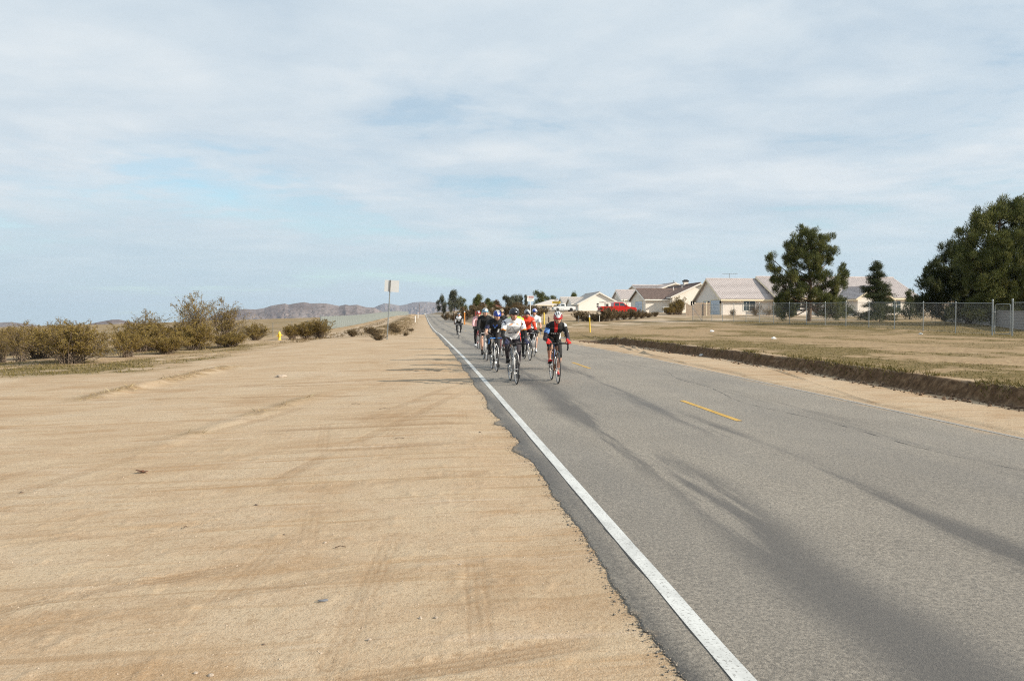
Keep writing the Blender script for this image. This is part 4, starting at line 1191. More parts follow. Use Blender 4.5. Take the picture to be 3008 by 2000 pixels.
# ------------------------------------------------------------------ houses
def tile_slope(E0, a, b, tw=0.32, th=0.40, hump=0.045, step=0.03, thick=0.10):
    """tiled roof slope: E0 eave corner, a along the eave, b up the slope (full vectors)"""
    E0, a, b = (np.array(v, float) for v in (E0, a, b))
    La, Lb = np.linalg.norm(a), np.linalg.norm(b)
    n = np.cross(a, b); n /= np.linalg.norm(n)
    if n[2] < 0: n = -n
    nc = max(2, int(round(La / tw))); nr = max(2, int(round(Lb / th)))
    ui = np.arange(nc); vi = np.arange(nr)
    U, V = np.meshgrid(ui, vi)
    U = U.ravel(); V = V.ravel()
    P = []
    for (du, dv, h) in [(0, 0, step), (.5, 0, step + hump), (1, 0, step), (1, 1, 0), (.5, 1, hump), (0, 1, 0)]:
        P.append(E0 + np.outer((U + du) / nc, a) + np.outer((V + dv) / nr, b) + n * (h + thick))
    v = np.stack(P, 1).reshape(-1, 3)
    k = np.arange(len(U)) * 6
    f = np.concatenate([np.stack([k, k + 1, k + 4, k + 5], -1), np.stack([k + 1, k + 2, k + 3, k + 4], -1)])
    # underside slab and edges
    c = [E0, E0 + a, E0 + a + b, E0 + b]
    lo = np.array(c); hi = np.array([q + n * (thick + .01) for q in c])
    base = len(v)
    v = np.concatenate([v, lo, hi])
    q = base
    sf = np.array([[q, q + 1, q + 2, q + 3], [q + 4, q + 5, q + 6, q + 7], [q, q + 1, q + 5, q + 4], [q + 1, q + 2, q + 6, q + 5], [q + 2, q + 3, q + 7, q + 6], [q + 3, q, q + 4, q + 7]])
    return v, np.concatenate([f, sf])


def roof_obj(parent, slopes, mtl, ridge_pts=None, name='roof'):
    vs = []; fs = []; o = 0
    for (E0, a, b) in slopes:
        v, f = tile_slope(E0, a, b)
        vs.append(v); fs.append(f + o); o += len(v)
    r = link(name, np_mesh(name, np.concatenate(vs), np.concatenate(fs), [mtl]), parent)
    for rp in (ridge_pts or []):
        m = MB(); m.tube(rp, 0.13, 8); m.build('ridge_cap', mtl, r)
    return r


def gable_block(parent, x0, x1, y0, y1, z0, ze, zt, axis, wm, rm, tm, oh=0.45, og=0.4):
    m = MB()
    if axis == 'x':
        ym = (y0 + y1) / 2
        m.prism([(y0, z0), (y1, z0), (y1, ze), (ym, zt), (y0, ze)], 'x', x0, x1)
        s = (zt - ze) / (ym - y0)
        A, B = x0 - og, x1 + og
        zo = ze - s * oh
        sl = [((A, y0 - oh, zo), (B - A, 0, 0), (0, ym - y0 + oh, zt - zo)), ((A, y1 + oh, zo), (B - A, 0, 0), (0, -(y1 + oh - ym), zt - zo))]
        rp = [[(A, ym, zt + .16), (B, ym, zt + .16)]]
    else:
        xm = (x0 + x1) / 2
        m.prism([(x0, z0), (x1, z0), (x1, ze), (xm, zt), (x0, ze)], 'y', y0, y1)
        s = (zt - ze) / (xm - x0)
        A, B = y0 - og, y1 + og
        zo = ze - s * oh
        sl = [((x0 - oh, A, zo), (0, B - A, 0), (xm - x0 + oh, 0, zt - zo)), ((x1 + oh, A, zo), (0, B - A, 0), (-(x1 + oh - xm), 0, zt - zo))]
        rp = [[(xm, A, zt + .16), (xm, B, zt + .16)]]
    m.build('wall', wm, parent)
    r = roof_obj(parent, sl, rm, rp)
    # fascia boards: along the eaves and up the rakes
    f = MB(); t = .03
    if axis == 'x':
        for yy in (y0 - oh - t, y1 + oh + t): f.box(A + .05, B - .05, yy - t, yy + t, zo - .17, zo + .06)
        for xx in (A - t, B + t):
            for sg in (-1, 1):
                e = Vector((xx, ym + sg * (ym - y0 + oh), zo)); tp = Vector((xx, ym, zt)); c = (e + tp) / 2
                f.obox(c - Vector((0, 0, .02)), (t, 0, 0), (tp - e) / 2, (0, 0, .11))
    else:
        for xx in (x0 - oh - t, x1 + oh + t): f.box(xx - t, xx + t, A + .05, B - .05, zo - .17, zo + .06)
        for yy in (A - t, B + t):
            for sg in (-1, 1):
                e = Vector((xm + sg * (xm - x0 + oh), yy, zo)); tp = Vector((xm, yy, zt)); c = (e + tp) / 2
                f.obox(c - Vector((0, 0, .02)), (tp - e) / 2, (0, t, 0), (0, 0, .11))
    f.build('fascia', tm, parent)
    return r


def window(parent, face, at, c, w, z0, z1, cols=2, rows=2, fm=None, name='window'):
    """face 'y': wall looks to -Y at y=at, centred on x=c; face 'x': wall looks to -X at x=at, centred on y=c"""
    fm = fm or trim_white
    g = MB(); fr = MB(); d = .05
    def B(m, a0, a1, b0, b1, p0, p1):
        if face == 'y': m.box(a0, a1, at - p1, at - p0, b0, b1)
        else: m.box(at - p1, at - p0, a0, a1, b0, b1)
    B(fr, c - w / 2 - .09, c - w / 2, z0 - .09, z1 + .09, .0, d); B(fr, c + w / 2, c + w / 2 + .09, z0 - .09, z1 + .09, .0, d)
    B(fr, c - w / 2, c + w / 2, z1, z1 + .09, .0, d); B(fr, c - w / 2, c + w / 2, z0 - .09, z0, .0, d + .03)
    o = fr.build(name, fm, parent)
    for i in range(cols):
        for j in range(rows):
            p = MB()
            a0 = c - w / 2 + w * i / cols + .02; a1 = c - w / 2 + w * (i + 1) / cols - .02
            b0 = z0 + (z1 - z0) * j / rows + .02; b1 = z0 + (z1 - z0) * (j + 1) / rows - .02
            B(p, a0, a1, b0, b1, .004, .02); p.build('pane', glass_m, o)
    mu = MB()
    for i in range(1, cols): B(mu, c - w / 2 + w * i / cols - .025, c - w / 2 + w * i / cols + .025, z0, z1, .003, .04)
    for j in range(1, rows): B(mu, c - w / 2, c + w / 2, z0 + (z1 - z0) * j / rows - .02, z0 + (z1 - z0) * j / rows + .02, .003, .038)
    if mu.v: mu.build('glazing_bar', fm, o)
    return o


def panel_door(parent, face, at, c, w, z0, z1, mtl, rows=4, cols=4, name='garage_door'):
    def B(m, a0, a1, b0, b1, p0, p1):
        if face == 'y': m.box(a0, a1, at - p1, at - p0, b0, b1)
        else: m.box(at - p1, at - p0, a0, a1, b0, b1)
    m = MB(); B(m, c - w / 2, c + w / 2, z0, z1, .003, .03)
    d = m.build(name, mtl, parent)
    for j in range(rows):
        p = MB()
        B(p, c - w / 2 + .04, c + w / 2 - .04, z0 + (z1 - z0) * j / rows + .03, z0 + (z1 - z0) * (j + 1) / rows - .03, .032, .055)
        p.build('door_panel', mtl, d)
    fr = MB()
    B(fr, c - w / 2 - .12, c - w / 2, z0, z1 + .12, .0, .09); B(fr, c + w / 2, c + w / 2 + .12, z0, z1 + .12, .0, .09); B(fr, c - w / 2, c + w / 2, z1, z1 + .12, .0, .09)
    fr.build('door_frame', trim, d)
    return d


# long cream house with pink tiles
h = empty('house', (0, 0, 0), 0, 'long cream stucco house with pale pink tiled roof behind the chain link fence', 'house')
gable_block(h, 44.0, 52.4, 110.7, 121.7, 1.8, 4.78, 7.75, 'x', stucco_pink, tile_pink, trim)
gable_block(h, 52.0, 74.0, 109.2, 122.8, 1.8, 4.95, 8.1, 'x', stucco_pink, tile_pink, trim)
gable_block(h, 61.6, 66.6, 104.4, 112.0, 1.8, 4.75, 6.3, 'y', stucco_pink, tile_pink, trim)
panel_door(h, 'x', 44.0, 113.1, 3.7, 2.2, 4.55, garage_m)
panel_door(h, 'x', 44.0, 117.25, 1.5, 2.2, 4.45, garage_m)
for yy in (111.0, 115.7):
    m = MB(); m.box(43.8, 43.98, yy - .1, yy + .1, 4.0, 4.35); m.box(43.85, 43.95, yy - .05, yy + .05, 4.35, 4.45); m.build('wall_lamp', dark_m, h)
window(h, 'y', 110.7, 48.25, 1.75, 2.95, 4.45, 2, 2)
window(h, 'y', 109.2, 54.6, 1.6, 2.9, 4.4, 2, 2)
window(h, 'y', 109.2, 70.6, 1.3, 2.7, 4.4, 2, 3)
m = MB(); m.box(52.0 - .12, 52.06, 110.5, 110.65, 1.8, 4.9); m.build('downpipe', trim, h)
m = MB(); m.tube([(47.4, 116.2, 7.9), (47.4, 116.2, 8.75)], .03, 6); m.tube([(46.2, 116.2, 8.7), (48.8, 116.2, 8.75)], .025, 5)
for k in range(7): m.tube([(46.4 + .35 * k, 115.8, 8.71), (46.4 + .35 * k, 116.6, 8.71)], .015, 4)
m.build('roof_aerial', galv, h)
for yy in (121.2, 122.2):
    m = MB(); m.box(43.4, 43.6, yy, yy + .2, 2.0, 4.6); m.build('porch_post', dark_m, h)

# house with the brown roof
h = empty('house', (0, 0, 0), 0, 'cream house with brown tiled roof and tall blank gable left of the pink roofed house', 'house')
gable_block(h, 39.95, 47.5, 136.3, 146.3, 2.2, 5.35, 7.15, 'x', stucco, tile_brown, trim_white)
gable_block(h, 44.3, 54.3, 134.4, 152.0, 2.2, 5.75, 8.0, 'y', stucco, tile_brown, trim_white)
panel_door(h, 'x', 39.95, 140.6, 5.0, 2.7, 5.0, garage_m)
window(h, 'y', 134.4, 45.65, .9, 3.9, 5.1, 1, 1, white_door)
m = MB(); m.box(45.05, 45.45, 134.3, 134.39, 4.35, 4.6); m.build('wall_vent', brown_trim, h)
m = MB(); m.box(48.9, 49.7, 141.5, 142.3, 7.6, 8.7); m.build('chimney', stucco, h)
m = MB(); m.box(48.8, 49.8, 141.4, 142.4, 8.7, 8.95); m.box(49.0, 49.6, 141.6, 142.2, 8.95, 9.1); m.build('chimney_cap', dark_m, h)
m = MB(); m.tube([(46.3, 140, 7.0), (46.3, 140, 7.6)], .08, 8); m.build('vent_pipe', trim_white, h)
m = MB(); m.tube([(47.6, 139, 7.2), (47.6, 139, 7.9)], .06, 8); m.build('vent_pipe', trim_white, h)

# house behind the red pickup
h = empty('house', (0, 0, 0), 0, 'house with white garage door and pink tiled roof behind the red pickup', 'house')
gable_block(h, 42.9, 52.0, 164.2, 172.6, 3.0, 6.1, 7.95, 'x', stucco, tile_pink, trim_white)
panel_door(h, 'y', 164.2, 45.5, 2.9, 3.6, 5.75, white_door)
for xx in (43.2, 44.2):
    m = MB(); m.tube([(xx, 163.6, 3.2), (xx, 163.6, 6.0)], .06, 6); m.build('porch_post', trim_white, h)

# two storey house further back
h = empty('house', (0, 0, 0), 0, 'taller house with pale roof showing above the brown roof', 'house')
gable_block(h, 50.9, 58.5, 180.0, 188.0, 4.0, 8.85, 9.75, 'x', stucco, tile_pink, trim_white)
gable_block(h, 55.6, 62.4, 177.0, 190.0, 4.0, 8.9, 10.1, 'y', stucco, tile_pink, trim_white)
m = MB(); m.tube([(60.3, 182, 9.4), (60.3, 182, 11.0)], .12, 8); m.build('flue', galv, h)

# white gabled house
h = empty('house', (0, 0, 0), 0, 'white house with one broad blank gable facing the road', 'house')
gable_block(h, 32.9, 41.8, 162.0, 176.0, 2.8, 5.0, 7.3, 'y', stucco_white, tile_white, trim_white, .35, .35)
gable_block(h, 32.1, 35.0, 165.2, 171.0, 2.8, 5.1, 6.25, 'x', stucco_white, tile_white, trim_white, .3, .25)
gable_block(h, 31.5, 35.0, 171.6, 178.0, 2.8, 5.35, 6.5, 'x', stucco_white, tile_white, trim_white, .3, .25)
window(h, 'y', 162.0, 39.1, .55, 4.4, 4.95, 1, 1)
for zz in (4.25, 4.75):
    m = MB(); m.box(36.9, 37.25, 161.93, 161.99, zz, zz + .3); m.build('wall_vent', dark_m, h)
m = MB(); m.box(35.6, 40.4, 150.5, 154.5, 5.0, 5.14); m.box(35.6, 40.4, 150.45, 150.6, 4.9, 5.0); m.build('carport_roof', tile_white, h)
for xx in (36.0, 37.3, 38.8):
    m = MB(); m.box(xx - .06, xx + .06, 151.0, 151.12, 2.7, 4.98); m.build('carport_post', wood_dark, h)

# hip roofed house
h = empty('house', (0, 0, 0), 0, 'cream house with pale hip roof and dark windows beyond the riders', 'house')
X0, X1, Y0, Y1 = 31.4, 42.0, 213.0, 223.0
m = MB(); m.box(X0, X1, Y0, Y1, 3.6, 5.7); m.build('wall', stucco, h)
o_ = .5; rz_ = 7.3
A = [(X0 - o_, Y0 - o_, 5.6), (X1 + o_, Y0 - o_, 5.6), (X1 + o_, Y1 + o_, 5.6), (X0 - o_, Y1 + o_, 5.6), (X0 + 5, 218, rz_), (X1 - 4, 218, rz_)]
m = MB(); m.add(A, [(0, 1, 5, 4), (1, 2, 5), (2, 3, 4, 5), (3, 0, 4), (3, 2, 1, 0)]); m.build('roof', tile_white, h)
m = MB(); m.box(X0 - o_, X1 + o_, Y0 - o_ - .05, Y0 - o_, 5.42, 5.62); m.build('fascia', trim, h)
window(h, 'y', 213.0, 33.6, 1.5, 4.5, 5.35, 2, 1); window(h, 'y', 213.0, 36.7, .6, 4.3, 5.4, 1, 2); window(h, 'y', 213.0, 38.2, 1.0, 4.2, 5.4, 1, 1)
for xx in (35.9, 37.4, 39.0):
    m = MB(); m.box(xx - .12, xx + .12, 212.3, 212.54, 3.6, 5.45); m.build('porch_post', trim, h)

h = empty('house', (0, 0, 0), 0, 'cream house with dark red roof edge half hidden by brush', 'house')
gable_block(h, 16.6, 26.2, 248.8, 262.0, 4.0, 5.2, 6.9, 'y', stucco, tile_red, tile_red)

# ------------------------------------------------------------------ fences and walls
def wire_panel(L, H, z0, p=0.075, r=0.0012):
    m = MB()
    n = int((L + H) / p)
    for fam in (0, 1):
        for i in range(n):
            t = i * p
            a = (t - H, 0.0); b = (t, H)          # rising diagonal
            xa, xb = max(a[0], 0), min(b[0], L)
            if xb - xa < .02: continue
            za = xa - a[0]; zb = xb - a[0]
            if fam: za, zb = H - za, H - zb
            m.tube([(0 + fam * .003, xa, z0 + za), (fam * .003, xb, z0 + zb)], r, 3, cap=False)
    return m.mesh('chain_link_panel', mesh_m, fixn=False)


FX = 31.7
cf = empty('chain_link_fence', (0, 0, 0), 0, 'galvanised chain link fence with thin posts along the right field', 'fence')
PY = [40.14 + 3.03 * i for i in range(17)]
near_posts = [32.6, 35.62, 38.66]
wp_mesh = wire_panel(3.03, 1.72, 0.06)


def fence_post(y, r, hgt, x=FX):
    m = MB(); z = gz(x, y)
    m.tube([(x, y, z - .2), (x, y, z + hgt)], r, 8)
    m.lathe([(r * 1.25, z + hgt - .03), (r * 1.25, z + hgt + .01), (r * .8, z + hgt + .05), (.003, z + hgt + .07)], (x, y, 0), 8)
    return m


for i, y in enumerate(PY):
    fence_post(y, .042 if i in (0, 16) else .028, 1.95 if i == 0 else 1.84).build('post', galv, cf)
fence_post(38.66, .042, 1.95).build('post', galv, cf)
for y in near_posts[:2]: fence_post(y, .028, 1.84).build('post', galv, cf)
for a, b in list(zip(PY, PY[1:])) + [(32.6, 35.62), (35.62, 38.66)]:
    za, zb = gz(FX, a), gz(FX, b)
    m = MB(); m.tube([(FX, a, za + 1.8), (FX, b, zb + 1.8)], .02, 6); m.build('top_rail', galv, cf)
    p = link('chain_link_panel', wp_mesh, cf, (FX - .03, a, za))
    p.rotation_euler = (math.atan2(zb - za, b - a), 0, 0)
m = MB(); m.tube([(FX, PY[16], gz(FX, PY[16]) + 1.5), (FX, PY[15] + .2, gz(FX, PY[15]) + .1)], .018, 6); m.build('corner_brace', galv, cf)
m = MB(); m.tube([(FX - .03, PY[0], gz(FX, PY[0]) + .08)] + [(FX - .03, y, gz(FX, y) + .08) for y in PY[1:]], .006, 4); m.build('bottom_wire', galv, cf)
# gate
gy0, gy1 = 38.78, 40.0
g0 = gz(FX, 39.4)
gt_ = empty('chain_link_gate', (0, 0, 0), 0, 'narrow arched chain link gate between two tall posts', 'gate')
m = MB()
pts = [(FX, gy0 + .04, g0 + .1), (FX, gy0 + .04, g0 + 1.6)] + [(FX, gy0 + .04 + .1 * (1 - math.cos(a)), g0 + 1.6 + .13 * math.sin(a)) for a in (.5, 1.0, 1.57)]
pts2 = [(FX, gy1 - .04 - .1 * (1 - math.cos(a)), g0 + 1.6 + .13 * math.sin(a)) for a in (1.57, 1.0, .5)] + [(FX, gy1 - .04, g0 + 1.6), (FX, gy1 - .04, g0 + .1)]
m.tube(pts + pts2 + [(FX, gy0 + .04, g0 + .1)], .019, 6, cap=False); m.build('gate_frame', galv, gt_)
link('chain_link_panel', wire_panel(gy1 - gy0 - .1, 1.55, .12), gt_, (FX - .025, gy0 + .05, g0))
for zz in (.5, 1.3):
    m = MB(); m.box(FX - .03, FX + .03, gy1 - .06, gy1 + .16, g0 + zz - .03, g0 + zz + .03); m.build('hinge', galv, gt_)
m = MB(); m.box(FX - .04, FX + .04, gy0 - .13, gy0 + .08, g0 + 1.0, g0 + 1.06); m.build('latch', galv, gt_)

# concrete block wall behind the gate
A_ = Vector((57.0, 79.4, 0)); B_ = Vector((38.2, 44.4, 0))
wlen = (B_ - A_).length; wdir = (B_ - A_).normalized(); wang = math.atan2(wdir.y, wdir.x)
bw = empty('block_wall', (0, 0, 0), 0, 'low grey concrete block wall in the shade behind the gate', 'wall')
nb = int(wlen / .405)
bm_ = MB(); bm_.box(.006, .397, -.1, .1, .006, .194); bme = bm_.mesh('block', block_m)
cells = []
for i in range(nb):
    for j in range(6):
        q = A_ + wdir * (i * .405 + (.2 if j % 2 else 0))
        cells.append(((q - Vector((0, 0, 0))).length, i, j, q))
cells.sort(key=lambda c: c[0])
core = MB(); restb = MB()
R_ = Matrix.Rotation(wang, 3, 'Z')
zbase = lambda q: gz(q.x, q.y) - .05
for n_, (d, i, j, q) in enumerate(cells):
    z = zbase(A_ + wdir * ((i // 5) * 5 * .405)) + .2 * j
    if n_ < 300:
        b = link('block', bme, bw, (q.x, q.y, z), (0, 0, wang))
    else:
        c = Vector((q.x, q.y, z)) + R_ @ Vector((.2, 0, .1))
        restb.obox(c, R_ @ Vector((.194, 0, 0)), R_ @ Vector((0, .1, 0)), (0, 0, .094))
if restb.v:
    o = restb.build('far_blocks', block_m, bw); o['kind'] = 'stuff'
for k in range(0, nb, 5):
    q = A_ + wdir * (k * .405); z = zbase(q); L = min(5, nb - k) * .405
    c = Vector((q.x, q.y, z + .58)) + wdir * (L / 2)
    core.obox(c, wdir * (L / 2), R_ @ Vector((0, .092, 0)), (0, 0, .70))
    cp = MB(); cp.obox(Vector((q.x, q.y, z + 1.24)) + wdir * (L / 2), wdir * (L / 2 - .004), R_ @ Vector((0, .13, 0)), (0, 0, .035)); cp.build('coping', block_m, bw)
core.build('mortar_core', mortar, bw)

# wooden board fence between the houses
wf = empty('board_fence', (0, 0, 0), 0, 'weathered board fence with sagging top between the two cream houses', 'fence')
for k in range(26):
    x = 36.9 + k * .155; y = 106.0 + k * .05
    s = k / 13.0
    top = 1.85 - .38 * math.exp(-((k - 5) / 3.5) ** 2) + .08 * math.sin(k * 2.1) * .3
    z = gz(x, y)
    m = MB(); m.box(x, x + .142, y, y + .022, z - .05, z + top); m.build('board', wood, wf)
m = MB(); m.tube([(36.9, 106.06, gz(36.9, 106) + .5), (40.9, 107.4, gz(40.9, 107) + .5)], .04, 4); m.build('rail', wood, wf)
m = MB(); x = 40.1; m.box(x, x + .1, 106.6, 106.7, gz(x, 106.6) - .1, gz(x, 106.6) + 1.95); m.build('post', trim, wf)

# slatted fence on the left
sf = empty('slatted_fence', (0, 0, 0), 0, 'long grey green slatted fence running away on the left', 'fence')
sm = MB()
for k in range(33):
    x = k * .0912
    sm.box(.0 + .012 * (k % 2), .02 + .012 * (k % 2), x, x + .086, .03, 1.95 + .02 * math.sin(k * 7.3))
smm = sm.mesh('slat_panel', slat_m)
S0 = Vector((-14.0, 110.5)); S1 = Vector((-8.2, 484.0)); sn = int((S1 - S0).length / 3.02); sdir = (S1 - S0).normalized()
for k in range(sn):
    q = S0 + sdir * (k * 3.02); q2 = q + sdir * 3.02
    za, zb = gz(q.x, q.y), gz(q2.x, q2.y)
    p = link('slat_panel', smm, sf, (q.x, q.y, za), (math.atan2(zb - za, 3.02), 0, math.atan2(-sdir.x, sdir.y)))
    if k % 1 == 0 and k < 60:
        m = MB(); m.tube([(q.x - .05, q.y, za - .2), (q.x - .05, q.y, za + 2.06)], .04, 6); m.build('post', galv, sf)
tall = MB(); tall.tube([(S0.x, S0.y - .1, gz(S0.x, S0.y) - .2), (S0.x, S0.y - .1, gz(S0.x, S0.y) + 2.25)], .05, 8); tall.build('post', galv, sf)

wfn = empty('wire_fence', (0, 0, 0), 0, 'sparse wire fence on thin pale posts behind the creosote', 'fence')
wpts = [(-31.5, 70.0), (-27.5, 74.5), (-23.5, 78.5), (-19.56, 82.8), (-16.2, 87.4), (-15.4, 95), (-14.7, 103), (-14.1, 110.2)]
for (x, y) in wpts:
    m = MB(); z = gz(x, y); m.tube([(x, y, z - .2), (x, y, z + 1.55)], .03, 5); m.build('post', galv, wfn)
for hh in (.4, .8, 1.15, 1.48):
    m = MB(); m.tube([(x, y, gz(x, y) + hh) for x, y in wpts], .006, 4); m.build('wire', galv, wfn)

# ------------------------------------------------------------------ road furniture


ps = place(1137, 1000, 51)
t = empty('road_sign', (ps[0], ps[1], gz(ps[0], ps[1])), 0, 'leaning road sign seen from its bare metal back', 'sign')
t.rotation_euler = (math.radians(0.5), math.radians(3.6), math.radians(-4))
m = MB(); m.tube([(0, 0, -.4), (0, 0, 3.88)], .038, 8); m.build('post', galv, t)
m = MB(); m.box(-.36, .58, -.045, -.04 + .004, 3.13, 3.89); m.build('sign_panel', sign_back, t)
m = MB(); m.box(-.035, .035, -.085, -.0455, 3.1, 3.9); m.build('backing_channel', mat('weathered_steel', (.12, .12, .115), .6, .2, 8), t)
for zz in (3.3, 3.72):
    m = MB(); m.lathe([(.02, -.1), (.02, -.088)], (0, 0, zz), 8, 'y'); m.build('bolt', galv, t)

ph_ = place(821, 1003, 70)
t = empty('fire_hydrant', (ph_[0], ph_[1], gz(ph_[0], ph_[1])), 0.3, 'yellow fire hydrant between two creosote bushes', 'hydrant')
m = MB(); m.lathe([(.16, -.05), (.16, .02), (.125, .03), (.12, .07), (.11, .09), (.11, .30), (.12, .33), (.125, .48), (.15, .50), (.15, .54), (.13, .56)], (0, 0, 0), 16); m.build('barrel', hyd_yellow, t, True)
m = MB(); m.lathe([(.145, .565), (.14, .60), (.115, .67), (.07, .72), (.03, .74), (.03, .79), (.002, .80)], (0, 0, 0), 16); m.build('bonnet', hyd_yellow, t, True)
for nm, d, r, zz in (('outlet', (1, -.35, 0), .062, .43), ('outlet', (-1, .1, 0), .062, .37), ('pumper_outlet', (.15, -1, 0), .08, .42)):
    d = Vector(d).normalized()
    m = MB(); m.tube([d * .08 + Vector((0, 0, zz)), d * .19 + Vector((0, 0, zz))], r, 12); m.tube([d * .185 + Vector((0, 0, zz)), d * .235 + Vector((0, 0, zz))], r * 1.2, 8)
    m.build(nm, hyd_yellow, t)
for k in range(6):
    a = k * math.pi / 3; m = MB(); m.lathe([(.018, .02), (.018, .05)], (.142 * math.cos(a), .142 * math.sin(a), 0), 6); m.build('flange_bolt', hyd_yellow, t)


def marker(name, u, vt, vb, dep, w, mtl, label, cap=None, lean=0.0, group=None, foot=True):
    p = place(u, vb, dep); z = gz(p[0], p[1]); top = place(u, vt, dep)[2]
    t = empty(name, (p[0], p[1], z), 0, label, 'post', group); t.rotation_euler = (0, lean, 0)
    h = max(.5, top - z)
    m = MB(); m.tube([(0, 0, -.25), (0, 0, h)], w / 2, 10); m.build('shaft', mtl, t)
    m = MB(); m.lathe([(w * .54, h - .12), (w * .54, h - .01), (w * .35, h + .03), (.004, h + .04)], (0, 0, 0), 10); m.build('cap', cap or mtl, t)
    return t


marker('marker_post', 1733.5, 927, 978, 58.5, .10, yellow_m, 'nearer yellow pipeline marker post at the end of the cut bank', white_plain, -.05)
marker('marker_post', 1598, 919.5, 952, 88, .16, yellow_m, 'stout yellow marker post between two red clad riders', yellow_m, .0)
marker('wooden_post', 1612, 929, 943, 96, .18, wood_dark, 'short dark wooden stump right of the stout yellow post', rock_m)
marker('marker_post', 1219.5, 928.5, 942, 165, .18, white_plain, 'lower white marker post on the left verge', white_plain)
marker('marker_post', 1228, 918, 932, 225, .16, white_plain, 'upper white marker post with orange tip on the left verge', orange_m)
marker('wooden_post', 1335, 919, 931, 140, .22, wood_dark, 'dark post with pale top right of the far road', rock_m)
marker('marker_post', 1364.5, 915, 931, 135, .22, orange_m, 'orange and white marker right of the lone rider', white_plain)
marker('marker_post', 1396, 914, 930, 135, .10, red_enamel, 'thin reddish stake in the brush behind the black clad rider', red_enamel)
marker('utility_pole', 1231.5, 893, 920, 520, .32, wood_dark, 'distant utility pole beside the far road', wood_dark)
marker('wooden_post', 1700, 928, 950, 92, .05, galv, 'thin steel stake before the brush left of the nearer yellow post', galv)
marker('wooden_post', 1761, 927, 946, 94, .06, trim_white, 'pale stake in the brush under the red pickup tail', trim_white)
p = place(1306, 921, 190); z = gz(p[0], p[1])
t = empty('mailbox', (p[0], p[1], z), 0, 'tiny white T shaped mailbox post at the far roadside', 'mailbox')
m = MB(); m.box(-.06, .06, -.06, .06, -.1, 1.2); m.build('post', white_plain, t)
m = MB(); m.box(-.28, .28, -.14, .14, 1.2, 1.45); m.build('box', white_plain, t)

# sign board with a red bar on a white post
p = place(1558, 915, 112); z = gz(p[0], p[1]); k = 112 / 2284.0
zt_ = place(1558, 869, 112)[2]; zb_ = place(1558, 885, 112)[2]
t = empty('sign_board', (p[0], p[1], z), 0, 'white sign board with a dark red bar on a white post behind the riders', 'sign')
m = MB(); m.tube([(.0, 0, -.3), (.0, 0, zt_ - z - .05)], .045, 8); m.build('post', white_plain, t)
W_ = 10 * k
m = MB(); m.box(-W_, W_, -.065, -.045, zb_ - z, zt_ - z); bd = m.build('board', white_plain, t)
m = MB(); m.box(-W_ * .4, W_ * .92, -.075, -.068, zt_ - z - .30, zt_ - z - .05); m.build('red_bar', red_enamel, bd)
m = MB(); m.box(-W_ * .30, W_ * .8, -.079, -.0765, zt_ - z - .20, zt_ - z - .155); m.build('bar_lettering', white_plain, bd)
m = MB(); m.box(-W_ * .93, -W_ * .55, -.075, -.068, zt_ - z - .29, zt_ - z - .07); m.build('emblem', mat('pale_pink', (.6, .45, .42), .6, .05), bd)
for zz, a, b in ((.43, -.6, .7), (.52, -.65, .6), (.60, -.4, .4)):
    m = MB(); m.box(W_ * a, W_ * b, -.071, -.0665, zt_ - z - zz, zt_ - z - zz + .03); m.build('lettering', mat('grey_ink', (.35, .35, .38), .7, .05), bd)

# yellow street name sign on a thin pole
p = place(1634, 922, 120); z = gz(p[0], p[1]); k = 120 / 2284.0
t = empty('street_name_sign', (p[0], p[1], z), 0, 'yellow street name sign with dark lettering on a thin grey pole', 'sign')
zt_ = place(1634, 885, 120)[2] - z; zb_ = place(1634, 891.8, 120)[2] - z
m = MB(); m.tube([(0, 0, -.3), (0, 0, zt_ + .35)], .03, 8); m.build('pole', galv, t)
m = MB(); m.box(-12.2 * k, 12.2 * k, -.05, -.032, zb_, zt_); bl = m.build('name_blade', sign_yellow, t)
rgl = np.random.default_rng(4); x = -9.4 * k
while x < 9.0 * k:
    w = (.5 + .9 * rgl.random()) * k
    m = MB(); m.box(x, x + w, -.056, -.0515, zb_ + .09, zt_ - .09 + .05 * (rgl.random() - .5)); m.build('lettering', ink, bl)
    x += w + .45 * k
m = MB(); m.obox((.0, 0, zt_ + .22), (.30, .12, .13), (0, .008, 0), (-.03, 0, .13)); m.build('cross_blade', mat('grey_blade', (.22, .2, .2), .6, .1), t)

# grey tube barrier by the white pickup
p0 = place(1602, 928, 150); p1 = place(1656, 926, 150)
t = empty('tube_barrier', (p0[0], p0[1], gz(p0[0], p0[1])), 0, 'low grey tubular yard fence in front of the white pickup', 'fence')
L_ = p1[0] - p0[0]
for k in range(9):
    m = MB(); m.tube([(L_ * k / 8, 0, -.1), (L_ * k / 8, 0, 1.05)], .03, 5); m.build('post', galv, t)
for zz in (.3, .65, 1.02):
    m = MB(); m.tube([(0, 0, zz), (L_, 0, zz)], .022, 5); m.build('rail', galv, t)

p = place(1954.5, 919, 138); z = gz(p[0], p[1])
t = empty('utility_box', (p[0], p[1], z), 0, 'white air conditioning box beside the brown roofed house', 'box')
m = MB(); m.box(-.55, .55, -.45, .45, .05, 1.05); m.build('cabinet', white_plain, t)
m = MB(); m.box(-.6, .6, -.5, .5, -.1, .05); m.build('base', concrete, t)
for k in range(6):
    m = MB(); m.box(-.48, .48, -.462, -.452, .2 + .13 * k, .25 + .13 * k); m.build('louvre', galv, t)

